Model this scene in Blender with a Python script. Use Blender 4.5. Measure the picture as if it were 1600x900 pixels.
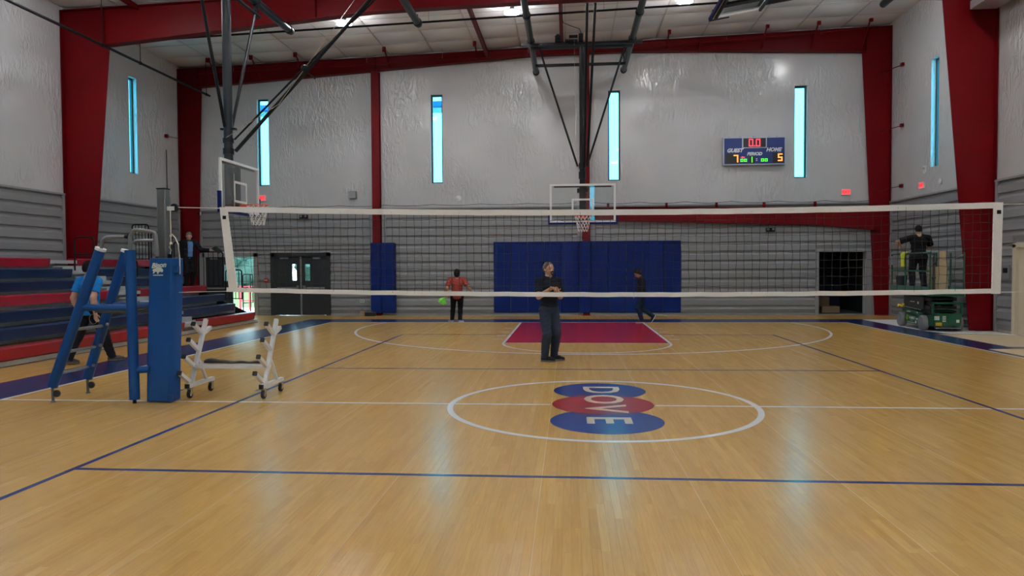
import bpy, math, random
import numpy as np
from mathutils import Vector, Matrix, Euler

random.seed(7)
for o in list(bpy.data.objects):
    bpy.data.objects.remove(o)
S = bpy.context.scene
COL = S.collection

# ---------------------------------------------------------------- camera, world, exposure
# world frame: origin on the floor at the centre spot of the court, +Y down the court, +X to the right
def make_camera():
    cd = bpy.data.cameras.new('camera')
    co = bpy.data.objects.new('camera', cd)
    COL.objects.link(co)
    cd.sensor_fit = 'HORIZONTAL'
    cd.sensor_width = 36.0
    cd.lens = 36.0 * 1126.65 / 1600.0
    cd.clip_start = 0.05
    cd.clip_end = 500
    yaw, pit, roll = 0.0789781, -0.0294947, -0.00585873
    f = Vector((-math.sin(yaw) * math.cos(pit), math.cos(yaw) * math.cos(pit), math.sin(pit)))
    r = Vector((math.cos(yaw), math.sin(yaw), 0))
    u = r.cross(f)
    c, s = math.cos(roll), math.sin(roll)
    r2, u2 = r * c + u * s, u * c - r * s
    m = Matrix((r2, u2, -f)).transposed().to_4x4()
    m.translation = Vector((-0.36615, -8.67478, 1.66805))
    co.matrix_world = m
    S.camera = co
make_camera()

W = bpy.data.worlds.new('world')
S.world = W
W.use_nodes = True
bg = W.node_tree.nodes['Background']
bg.inputs['Color'].default_value = (0.60, 0.88, 1.0, 1)      # bright, evenly overcast sky
bg.inputs['Strength'].default_value = 9.0

S.view_settings.view_transform = 'Standard'
S.view_settings.look = 'None'
S.view_settings.gamma = 1.0
S.view_settings.use_curve_mapping = False
S.view_settings.exposure = 0.0
LAMP_POWER = 158.0            # radiance of a high-bay lens

# ---------------------------------------------------------------- materials
def lin(h):
    h = h.lstrip('#')
    o = []
    for i in (0, 2, 4):
        c = int(h[i:i + 2], 16) / 255.0
        o.append(c / 12.92 if c <= 0.04045 else ((c + 0.055) / 1.055) ** 2.4)
    return (o[0], o[1], o[2], 1.0)

class NT:
    def __init__(s, name):
        s.m = bpy.data.materials.new(name)
        s.m.use_nodes = True
        s.t = s.m.node_tree
        s.b = s.t.nodes['Principled BSDF']
        s.out = s.t.nodes['Material Output']
    def n(s, typ, **kw):
        k = s.t.nodes.new(typ)
        for a, v in kw.items():
            if a.startswith('i_'):
                a = a[2:]
                a = int(a) if a.isdigit() else a.replace('_', ' ')
                k.inputs[a].default_value = v
            else:
                setattr(k, a, v)
        return k
    def l(s, a, b):
        s.t.links.new(a, b)

def mat(name, col, rough=0.5, metal=0.0, var=0.06, scale=8.0, bump=0.0, bscale=40.0, coat=0.0, spec=0.5, emit=None, estr=0.0):
    """plain procedural surface: colour with faint noise variation and optional fine relief"""
    k = NT(name)
    c = lin(col) if isinstance(col, str) else tuple(col) + (1.0,)
    tc = k.n('ShaderNodeTexCoord')
    if var > 0:
        no = k.n('ShaderNodeTexNoise', i_Scale=scale, i_Detail=4.0)
        k.l(tc.outputs['Object'], no.inputs['Vector'])
        mx = k.n('ShaderNodeMix', data_type='RGBA')
        mx.inputs[6].default_value = tuple(v * (1 - var) for v in c[:3]) + (1,)
        mx.inputs[7].default_value = tuple(min(1, v * (1 + var)) for v in c[:3]) + (1,)
        k.l(no.outputs['Fac'], mx.inputs[0])
        k.l(mx.outputs[2], k.b.inputs['Base Color'])
    else:
        k.b.inputs['Base Color'].default_value = c
    k.b.inputs['Roughness'].default_value = rough
    k.b.inputs['Metallic'].default_value = metal
    k.b.inputs['Specular IOR Level'].default_value = spec
    if coat:
        k.b.inputs['Coat Weight'].default_value = coat
        k.b.inputs['Coat Roughness'].default_value = 0.15
    if bump > 0:
        n2 = k.n('ShaderNodeTexNoise', i_Scale=bscale, i_Detail=3.0)
        k.l(tc.outputs['Object'], n2.inputs['Vector'])
        bp = k.n('ShaderNodeBump', i_Strength=bump, i_Distance=0.01)
        k.l(n2.outputs['Fac'], bp.inputs['Height'])
        k.l(bp.outputs['Normal'], k.b.inputs['Normal'])
    if emit:
        k.b.inputs['Emission Color'].default_value = lin(emit) if isinstance(emit, str) else tuple(emit) + (1,)
        k.b.inputs['Emission Strength'].default_value = estr
    return k.m

def vinyl_wall():
    """white reinforced insulation facing: creased film, seams about every 1.5 m, soft sheen"""
    k = NT('white_vinyl_facing')
    g = k.n('ShaderNodeNewGeometry')
    no = k.n('ShaderNodeTexNoise', i_Scale=0.5, i_Detail=3.0)
    k.l(g.outputs['Position'], no.inputs['Vector'])
    cr = k.n('ShaderNodeValToRGB')
    cr.color_ramp.elements[0].position = 0.3
    cr.color_ramp.elements[0].color = (0.50, 0.505, 0.515, 1)
    cr.color_ramp.elements[1].position = 0.75
    cr.color_ramp.elements[1].color = (0.57, 0.575, 0.585, 1)
    k.l(no.outputs['Fac'], cr.inputs['Fac'])
    k.l(cr.outputs['Color'], k.b.inputs['Base Color'])
    k.b.inputs['Roughness'].default_value = 0.20
    # creases: stretched ridged noise turned both ways, present only in patches
    def ridge(ang, sc, st):
        mp = k.n('ShaderNodeMapping')
        mp.inputs['Rotation'].default_value = (ang, ang * 0.8, 0.25)
        mp.inputs['Scale'].default_value = (st, st, 1.0)
        k.l(g.outputs['Position'], mp.inputs['Vector'])
        t = k.n('ShaderNodeTexNoise', i_Scale=sc, i_Detail=2.0, i_Distortion=0.6)
        k.l(mp.outputs['Vector'], t.inputs['Vector'])
        a = k.n('ShaderNodeMath', operation='SUBTRACT', i_1=0.5)
        k.l(t.outputs['Fac'], a.inputs[0])
        b = k.n('ShaderNodeMath', operation='ABSOLUTE')
        k.l(a.outputs[0], b.inputs[0])
        c = k.n('ShaderNodeMath', operation='MULTIPLY', i_1=-11.0)
        k.l(b.outputs[0], c.inputs[0])
        d = k.n('ShaderNodeMath', operation='EXPONENT')
        k.l(c.outputs[0], d.inputs[0])
        return d.outputs[0]
    r1, r2 = ridge(0.75, 2.4, 2.6), ridge(-0.8, 2.1, 3.0)
    def patch(off, lo, hi):
        mo = k.n('ShaderNodeVectorMath', operation='ADD'); mo.inputs[1].default_value = off
        k.l(g.outputs['Position'], mo.inputs[0])
        pm = k.n('ShaderNodeTexNoise', i_Scale=0.6, i_Detail=1.5)
        k.l(mo.outputs[0], pm.inputs['Vector'])
        pr = k.n('ShaderNodeMapRange')
        pr.inputs[1].default_value = lo; pr.inputs[2].default_value = hi
        k.l(pm.outputs['Fac'], pr.inputs[0])
        return pr.outputs[0]
    mx = k.n('ShaderNodeMath', operation='MULTIPLY')
    k.l(r1, mx.inputs[0]); k.l(patch((3.1, 7.7, 1.3), .50, .66), mx.inputs[1])
    m2 = k.n('ShaderNodeMath', operation='MULTIPLY')
    k.l(r2, m2.inputs[0]); k.l(patch((21.0, 2.2, 9.4), .50, .66), m2.inputs[1])
    ad = k.n('ShaderNodeMath', operation='ADD')
    k.l(mx.outputs[0], ad.inputs[0]); k.l(m2.outputs[0], ad.inputs[1])
    big = k.n('ShaderNodeTexNoise', i_Scale=0.8, i_Detail=1.0)
    k.l(g.outputs['Position'], big.inputs['Vector'])
    bs = k.n('ShaderNodeMath', operation='MULTIPLY', i_1=0.8)
    k.l(big.outputs['Fac'], bs.inputs[0])
    ad2 = k.n('ShaderNodeMath', operation='ADD')
    k.l(ad.outputs[0], ad2.inputs[0]); k.l(bs.outputs[0], ad2.inputs[1])
    bp = k.n('ShaderNodeBump', i_Strength=0.48, i_Distance=0.04)
    k.l(ad2.outputs[0], bp.inputs['Height'])
    k.l(bp.outputs['Normal'], k.b.inputs['Normal'])
    return k.m

def wood_floor():
    """maple strip floor under a worn satin finish; each strip has its own tone"""
    k = NT('maple_strip')
    g = k.n('ShaderNodeNewGeometry')
    at = k.n('ShaderNodeAttribute', attribute_name='rnd')
    oi = k.n('ShaderNodeObjectInfo')
    ad = k.n('ShaderNodeMath', operation='ADD')
    k.l(at.outputs['Fac'], ad.inputs[0]); k.l(oi.outputs['Random'], ad.inputs[1])
    fr = k.n('ShaderNodeMath', operation='FRACT')
    k.l(ad.outputs[0], fr.inputs[0])
    cr = k.n('ShaderNodeValToRGB')
    e = cr.color_ramp.elements
    e[0].position = 0.0; e[0].color = lin('#c79a52')
    e[1].position = 1.0; e[1].color = lin('#d6ac62')
    for p, c in ((0.3, '#cca058'), (0.62, '#d0a55d'), (0.85, '#cda155')):
        x = e.new(p); x.color = lin(c)
    k.l(fr.outputs[0], cr.inputs['Fac'])
    mp = k.n('ShaderNodeMapping')
    mp.inputs['Scale'].default_value = (60, 2.4, 1)
    k.l(g.outputs['Position'], mp.inputs['Vector'])
    cb = k.n('ShaderNodeCombineXYZ')
    ml = k.n('ShaderNodeMath', operation='MULTIPLY', i_1=37.0)
    k.l(fr.outputs[0], ml.inputs[0]); k.l(ml.outputs[0], cb.inputs[2])
    va = k.n('ShaderNodeVectorMath', operation='ADD')
    k.l(mp.outputs['Vector'], va.inputs[0]); k.l(cb.outputs[0], va.inputs[1])
    gr = k.n('ShaderNodeTexNoise', i_Scale=1.0, i_Detail=4.0, i_Distortion=0.8)
    k.l(va.outputs[0], gr.inputs['Vector'])
    mr = k.n('ShaderNodeMapRange')
    mr.inputs[1].default_value = 0.3; mr.inputs[2].default_value = 0.7
    mr.inputs[3].default_value = 0.88; mr.inputs[4].default_value = 1.06
    k.l(gr.outputs['Fac'], mr.inputs[0])
    mv = k.n('ShaderNodeVectorMath', operation='SCALE')
    k.l(cr.outputs['Color'], mv.inputs[0]); k.l(mr.outputs[0], mv.inputs['Scale'])
    k.l(mv.outputs[0], k.b.inputs['Base Color'])
    rn = k.n('ShaderNodeTexNoise', i_Scale=1.2, i_Detail=3.0)
    k.l(g.outputs['Position'], rn.inputs['Vector'])
    rr = k.n('ShaderNodeMapRange')
    rr.inputs[3].default_value = 0.20; rr.inputs[4].default_value = 0.28
    k.l(rn.outputs['Fac'], rr.inputs[0])
    k.l(rr.outputs[0], k.b.inputs['Roughness'])
    k.b.inputs['Specular IOR Level'].default_value = 0.6
    fn = k.n('ShaderNodeTexNoise', i_Scale=9.0, i_Detail=2.0)
    k.l(g.outputs['Position'], fn.inputs['Vector'])
    bp = k.n('ShaderNodeBump', i_Strength=0.012, i_Distance=0.01)
    k.l(fn.outputs['Fac'], bp.inputs['Height'])
    k.l(bp.outputs['Normal'], k.b.inputs['Normal'])
    return k.m

def glass(name, tint, refl=0.08, rough=0.02):
    k = NT(name)
    k.t.nodes.remove(k.b)
    tr = k.n('ShaderNodeBsdfTransparent'); tr.inputs['Color'].default_value = tuple(tint) + (1,)
    gl = k.n('ShaderNodeBsdfGlossy'); gl.inputs['Roughness'].default_value = rough
    fr = k.n('ShaderNodeFresnel')
    ge = k.n('ShaderNodeNewGeometry')          # thin pane: the back face reflects like the front face
    ir = k.n('ShaderNodeMapRange')
    ir.inputs[3].default_value = 1.5; ir.inputs[4].default_value = 1 / 1.5
    k.l(ge.outputs['Backfacing'], ir.inputs[0]); k.l(ir.outputs[0], fr.inputs['IOR'])
    mx = k.n('ShaderNodeMath', operation='MULTIPLY', i_1=refl / 0.04)
    k.l(fr.outputs[0], mx.inputs[0]); mx.use_clamp = True
    ms = k.n('ShaderNodeMixShader')
    k.l(mx.outputs[0], ms.inputs[0]); k.l(tr.outputs[0], ms.inputs[1]); k.l(gl.outputs[0], ms.inputs[2])
    k.l(ms.outputs[0], k.out.inputs['Surface'])
    return k.m

M = dict(
    vinyl=vinyl_wall(), wood=wood_floor(),
    ceil=mat('white_roof_facing', (0.74, 0.725, 0.71), 0.26, bump=0.35, bscale=3.0, var=0.05, scale=1.0),
    band=mat('grey_ceiling_band', (0.42, 0.40, 0.39), 0.4, var=0.05),
    ribgrey=mat('grey_ribbed_steel', (0.235, 0.24, 0.25), 0.42, 0.0, var=0.05, scale=2.0),
    trimgrey=mat('grey_trim_steel', (0.25, 0.255, 0.265), 0.45, 0.0, var=0.04),
    red=mat('red_primer_steel', (0.11, 0.0012, 0.003), 0.45, var=0.08, scale=3.0, spec=0.12),
    black=mat('black_steel', (0.007, 0.008, 0.010), 0.45, var=0.1, spec=0.15),
    darkpipe=mat('charcoal_pipe', (0.008, 0.012, 0.017), 0.34, 0.0, var=0.1, spec=.25),
    padblue=mat('navy_wall_pad', (0.003, 0.013, 0.10), 0.5, spec=0.1, var=0.08, bump=0.1, bscale=300),
    padroyal=mat('royal_blue_pad', (0.003, 0.060, 0.235), 0.42, spec=0.3, var=0.08, bump=0.15, bscale=14),
    linenavy=mat('navy_line_paint', (0.008, 0.030, 0.20), 0.22, var=0.1),
    border=mat('navy_border_paint', (0.012, 0.030, 0.125), 0.22, var=0.1),
    linewhite=mat('white_line_paint', (0.80, 0.81, 0.81), 0.24, var=0.04),
    keyred=mat('red_key_paint', (0.42, 0.014, 0.034), 0.22, var=0.08),
    logored=mat('red_logo_paint', (0.33, 0.010, 0.016), 0.22, var=0.08),
    logoblue=mat('blue_logo_paint', (0.006, 0.036, 0.23), 0.22, var=0.08),
    cream=mat('cream_letter_paint', (0.66, 0.55, 0.40), 0.24, var=0.05),
    seam=mat('pale_seam', (0.62, 0.46, 0.25), 0.3, var=0.05),
    under=mat('dark_subfloor', (0.12, 0.075, 0.035), 0.7),
    white=mat('white_powdercoat', (0.78, 0.79, 0.80), 0.35, var=0.03),
    tape=mat('white_net_tape', (0.90, 0.905, 0.91), 0.65, var=0.05, bump=0.2, bscale=60),
    cord=mat('black_net_cord', (0.010, 0.010, 0.011), 0.7),
    rope=mat('white_rope', (0.72, 0.70, 0.66), 0.8, bump=0.4, bscale=200),
    postgrey=mat('grey_post_steel', (0.095, 0.105, 0.11), 0.38, 0.2),
    steel=mat('grey_tube_steel', (0.22, 0.23, 0.24), 0.32, 0.5),
    bright=mat('bright_steel', (0.6, 0.6, 0.6), 0.25, 0.9),
    alum=mat('bare_aluminium_deck', (0.55, 0.57, 0.58), 0.36, 0.35, var=0.08),
    benchred=mat('red_bench_plastic', (0.30, 0.007, 0.022), 0.32, var=0.06, spec=.35),
    benchnavy=mat('navy_bench_plastic', (0.006, 0.018, 0.066), 0.32, var=0.06, spec=.35),
    rubber=mat('black_rubber', (0.012, 0.012, 0.012), 0.6),
    greyrub=mat('grey_tyre_rubber', (0.20, 0.20, 0.20), 0.75),
    door=mat('charcoal_door_paint', (0.022, 0.026, 0.030), 0.42, var=0.05, spec=.3),
    frameblk=mat('black_window_frame', (0.010, 0.020, 0.024), 0.35),
    glass=glass('tinted_window_glass', (0.34, 0.80, 0.90), 0.04),
    clear=glass('clear_door_glass', (0.85, 0.92, 0.94), 0.04),
    bbglass=glass('backboard_glass', (0.93, 0.95, 0.945), 0.05),
    rim=mat('orange_rim', (0.62, 0.075, 0.018), 0.4),
    netwhite=mat('white_hoop_net', (0.78, 0.78, 0.77), 0.7),
    sbblue=mat('blue_scoreboard_face', (0.004, 0.022, 0.16), 0.4, var=0.03),
    sbframe=mat('silver_scoreboard_frame', (0.48, 0.52, 0.60), 0.35, 0.4),
    sbblack=mat('black_display_window', (0.004, 0.004, 0.005), 0.3),
    sbtext=mat('pale_grey_lettering', (0.75, 0.78, 0.80), 0.5),
    ledred=mat('lit_red_digit', (0.3, 0.01, 0.02), 0.4, emit=(1.0, 0.05, 0.09), estr=1.6, var=0),
    ledorange=mat('lit_orange_digit', (0.4, 0.15, 0.02), 0.4, emit=(1.0, 0.36, 0.06), estr=1.5, var=0),
    ledgreen=mat('lit_green_digit', (0.05, 0.4, 0.02), 0.4, emit=(0.09, 0.95, 0.03), estr=1.1, var=0),
    exit=mat('lit_red_exit_face', (0.5, 0.05, 0.05), 0.4, emit=(1.0, 0.10, 0.12), estr=0.9, var=0),
    exitd=mat('dark_red_exit_letter', (0.35, 0.02, 0.02), 0.4, emit=(0.6, 0.02, 0.03), estr=0.6, var=0),
    plwhite=mat('white_plastic', (0.72, 0.72, 0.71), 0.4, var=0.03),
    plgrey=mat('grey_plastic', (0.20, 0.205, 0.21), 0.5),
    lens=mat('lit_lamp_lens', (0.9, 0.9, 0.9), 0.4, emit=(0.95, 0.98, 1.0), estr=LAMP_POWER, var=0),
    uplight_glow=mat('added_uplight_glow', (0.9, 0.9, 0.9), 0.4, emit=(0.97, 0.98, 1.0), estr=LAMP_POWER * 1.6, var=0),  # added glow, stronger than the lens, to brighten the ceiling
    housing=mat('dark_lamp_housing', (0.05, 0.05, 0.055), 0.4, 0.5),
    liftgreen=mat('green_lift_paint', (0.006, 0.085, 0.045), 0.38, var=0.1),
    liftdark=mat('charcoal_lift_arm', (0.022, 0.025, 0.028), 0.45),
    liftdeck=mat('worn_green_deck', (0.05, 0.13, 0.11), 0.5, var=0.2, scale=20),
    decal=mat('white_decal', (0.62, 0.66, 0.62), 0.4),
    decalyel=mat('lime_ring_decal', (0.32, 0.50, 0.03), 0.4),
    yellow=mat('yellow_cloth', (0.62, 0.40, 0.02), 0.8),
    hivis=mat('hi_vis_yellow_cloth', (0.56, 0.62, 0.04), 0.8),
    ply=mat('pale_plywood', (0.62, 0.47, 0.27), 0.6, var=0.08),
    paper=mat('tan_floor_paper', (0.58, 0.47, 0.30), 0.6, var=0.12, scale=5),
    sheet=mat('white_floor_sheet', (0.74, 0.74, 0.70), 0.45, var=0.05, bump=0.2, bscale=6),
    navybin=mat('navy_bucket', (0.012, 0.020, 0.035), 0.5),
    beige=mat('beige_door_paint', (0.62, 0.55, 0.41), 0.45),
    galv=mat('galvanised_duct', (0.50, 0.53, 0.56), 0.35, 0.6, var=0.12, scale=12),
    room_shade=mat('painted_room_shade', (0.030, 0.032, 0.040), 0.7),  # near-black colour stands in for the shade of the unlit room
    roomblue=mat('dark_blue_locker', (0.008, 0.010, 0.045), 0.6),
    card=mat('brown_cardboard', (0.30, 0.20, 0.11), 0.75),
    grass=mat('mown_grass', (0.070, 0.085, 0.012), 0.9, var=0.4, scale=3),
    concrete=mat('pale_concrete', (0.55, 0.54, 0.52), 0.8, var=0.08),
    leaf=mat('hazy_green_foliage', (0.045, 0.095, 0.075), 0.9, var=0.4, scale=2),
    bark=mat('grey_bark', (0.12, 0.09, 0.07), 0.9),
    rail_red=mat('red_rail_paint', (0.55, 0.02, 0.03), 0.45),
    fascia=mat('blue_canopy_metal', (0.02, 0.10, 0.50), 0.4),
    eye=mat('dark_eye', (0.02, 0.015, 0.012), 0.3),
)

# ---------------------------------------------------------------- mesh helpers
class MB:
    def __init__(s):
        s.v = []; s.f = []
    def add(s, v, f):
        b = len(s.v)
        s.v += [tuple(p) for p in v]
        s.f += [tuple(i + b for i in q) for q in f]
        return s
    def bx(s, x0, x1, y0, y1, z0, z1):
        v = [(x, y, z) for z in (z0, z1) for y in (y0, y1) for x in (x0, x1)]
        return s.add(v, [(0, 2, 3, 1), (4, 5, 7, 6), (0, 1, 5, 4), (2, 6, 7, 3), (0, 4, 6, 2), (1, 3, 7, 5)])
    def obox(s, p, q, w, h, up=(0, 0, 1)):
        """bar of rectangular section from p to q"""
        p, q = Vector(p), Vector(q)
        d = (q - p).normalized()
        u = Vector(up)
        if abs(d.dot(u)) > 0.98:
            u = Vector((0, 1, 0))
        a = d.cross(u).normalized(); b = a.cross(d)
        v = []
        for c in (p, q):
            for i, j in ((-1, -1), (1, -1), (1, 1), (-1, 1)):
                v.append(c + a * (i * w / 2) + b * (j * h / 2))
        return s.add(v, [(3, 2, 1, 0), (4, 5, 6, 7), (0, 1, 5, 4), (1, 2, 6, 5), (2, 3, 7, 6), (3, 0, 4, 7)])
    def path(s, pts, r, n=8, closed=False, r2=None):
        pts = [Vector(p) for p in pts]
        m = len(pts)
        if closed:
            tang = [(pts[(i + 1) % m] - pts[i - 1]).normalized() for i in range(m)]
        else:
            tang = [(pts[min(i + 1, m - 1)] - pts[max(i - 1, 0)]).normalized() for i in range(m)]
        t = tang[0]
        a = t.cross(Vector((0, 0, 1)))
        if a.length < 0.1:
            a = t.cross(Vector((0, 1, 0)))
        a.normalize()
        v = []
        for i in range(m):
            t = tang[i]
            a = (a - t * a.dot(t)).normalized()
            b = t.cross(a)
            rr = r if r2 is None else r + (r2 - r) * i / (m - 1)
            for k in range(n):
                an = 2 * math.pi * k / n
                v.append(pts[i] + a * (rr * math.cos(an)) + b * (rr * math.sin(an)))
        f = []
        for i in range(m if closed else m - 1):
            j = (i + 1) % m
            for k in range(n):
                f.append((i * n + k, i * n + (k + 1) % n, j * n + (k + 1) % n, j * n + k))
        if not closed:
            f.append(tuple(range(n - 1, -1, -1)))
            f.append(tuple((m - 1) * n + k for k in range(n)))
        return s.add(v, f)
    def tube(s, p, q, r, n=10, r2=None):
        return s.path([p, q], r, n, False, r2)
    def prism(s, poly, axis, a, b):
        """extrude a 2-D polygon along an axis; poly holds the two other coordinates in xyz order"""
        i = 'xyz'.index(axis)
        v = []
        for w in (a, b):
            for p in poly:
                q = list(p); q.insert(i, w); v.append(q)
        n = len(poly)
        f = [tuple(range(n - 1, -1, -1)), tuple(range(n, 2 * n))]
        f += [(k, (k + 1) % n, n + (k + 1) % n, n + k) for k in range(n)]
        return s.add(v, f)
    def lathe(s, prof, c=(0, 0, 0), axis='z', n=20):
        v = []
        for r, h in prof:
            for k in range(n):
                an = 2 * math.pi * k / n
                a, b = r * math.cos(an), r * math.sin(an)
                p = {'z': (a, b, h), 'x': (h, a, b), 'y': (b, h, a)}[axis]
                v.append((p[0] + c[0], p[1] + c[1], p[2] + c[2]))
        f = []
        for i in range(len(prof) - 1):
            for k in range(n):
                f.append((i * n + k, i * n + (k + 1) % n, (i + 1) * n + (k + 1) % n, (i + 1) * n + k))
        f.append(tuple(range(n - 1, -1, -1)))
        f.append(tuple((len(prof) - 1) * n + k for k in range(n)))
        return s.add(v, f)
    def ball(s, c, r, n=12):
        r = (r, r, r) if not hasattr(r, '__len__') else r
        prof = []
        v = []; m = n // 2
        for i in range(1, m):
            t = math.pi * i / m
            for k in range(n):
                an = 2 * math.pi * k / n
                v.append((c[0] + r[0] * math.sin(t) * math.cos(an), c[1] + r[1] * math.sin(t) * math.sin(an), c[2] - r[2] * math.cos(t)))
        f = [(i * n + k, i * n + (k + 1) % n, (i + 1) * n + (k + 1) % n, (i + 1) * n + k) for i in range(m - 2) for k in range(n)]
        b = len(v)
        v += [(c[0], c[1], c[2] - r[2]), (c[0], c[1], c[2] + r[2])]
        f += [(b, (k + 1) % n, k) for k in range(n)]
        o = (m - 2) * n
        f += [(b + 1, o + k, o + (k + 1) % n) for k in range(n)]
        return s.add(v, f)
    def shift(s, d):
        s.v = [(p[0] + d[0], p[1] + d[1], p[2] + d[2]) for p in s.v]
        return s
    def mesh(s, name, m, smooth=None):
        me = bpy.data.meshes.new(name)
        me.from_pydata(s.v, [], s.f)
        me.materials.append(m)
        if smooth:
            me.polygons.foreach_set('use_smooth', [True] * len(me.polygons))
            if smooth < 180:
                me.set_sharp_from_angle(angle=math.radians(smooth))
        return me
    def build(s, name, m, parent=None, smooth=35, bevel=0.0, world=False):
        if isinstance(m, str):
            m = M[m]
        if world and parent is not None:
            inv = parent.matrix_basis.inverted()
            s.v = [tuple(inv @ Vector(p)) for p in s.v]
        o = bpy.data.objects.new(name, s.mesh(name, m, smooth))
        COL.objects.link(o)
        if parent is not None:
            o.parent = parent
        if bevel:
            b = o.modifiers.new('bevel', 'BEVEL')
            b.width = bevel; b.segments = 2; b.limit_method = 'ANGLE'
            b.angle_limit = math.radians(40)
        return o

def tag(o, label=None, cat=None, group=None, kind=None):
    if label: o['label'] = label
    if cat: o['category'] = cat
    if group: o['group'] = group
    if kind: o['kind'] = kind
    return o

def thing(name, label, cat, loc=(0, 0, 0), rz=0.0, group=None, kind=None):
    o = bpy.data.objects.new(name, None)
    o.empty_display_size = 0.2
    COL.objects.link(o)
    o.location = loc
    o.rotation_euler = (0, 0, rz)
    o.matrix_basis = Matrix.Translation(loc) @ Matrix.Rotation(rz, 4, 'Z')
    return tag(o, label, cat, group, kind)

def text_mesh(body, size, shear=0.0, ex=0.002, bold=0.0, space=1.0):
    cu = bpy.data.curves.new('lettering', 'FONT')
    cu.body = body; cu.size = size; cu.shear = shear; cu.extrude = ex; cu.offset = bold
    cu.align_x = 'CENTER'; cu.align_y = 'CENTER'; cu.space_character = space
    cu.resolution_u = 3
    o = bpy.data.objects.new('lettering', cu)
    COL.objects.link(o)
    dg = bpy.context.evaluated_depsgraph_get()
    me = bpy.data.meshes.new_from_object(o.evaluated_get(dg))
    bpy.data.objects.remove(o)
    bpy.data.curves.remove(cu)
    return me

def text(body, size, loc, rot, m, parent, name='lettering', sx=1.0, **kw):
    """printed lettering: a thin mesh placed in its parent's frame"""
    me = text_mesh(body, size, **kw)
    me.transform(Matrix.Translation(loc) @ Euler(rot).to_matrix().to_4x4() @ Matrix.Diagonal((sx, 1, 1, 1)))
    me.materials.clear(); me.materials.append(M[m])
    o = bpy.data.objects.new(name, me)
    COL.objects.link(o)
    o.parent = parent
    return o

def arc(cx, cy, r, a0, a1, n, z=None, plane='xy', w=0.0):
    o = []
    for i in range(n + 1):
        a = a0 + (a1 - a0) * i / n
        p, q = cx + r * math.cos(a), cy + r * math.sin(a)
        o.append({'xy': (p, q, w), 'xz': (p, w, q), 'yz': (w, p, q)}[plane])
    return o

PI = math.pi
XL, XR, YB, YF = -14.1, 10.15, 16.1, -16.1
def roof(x): return 8.80 + 0.031 * (x - XL)

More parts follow.
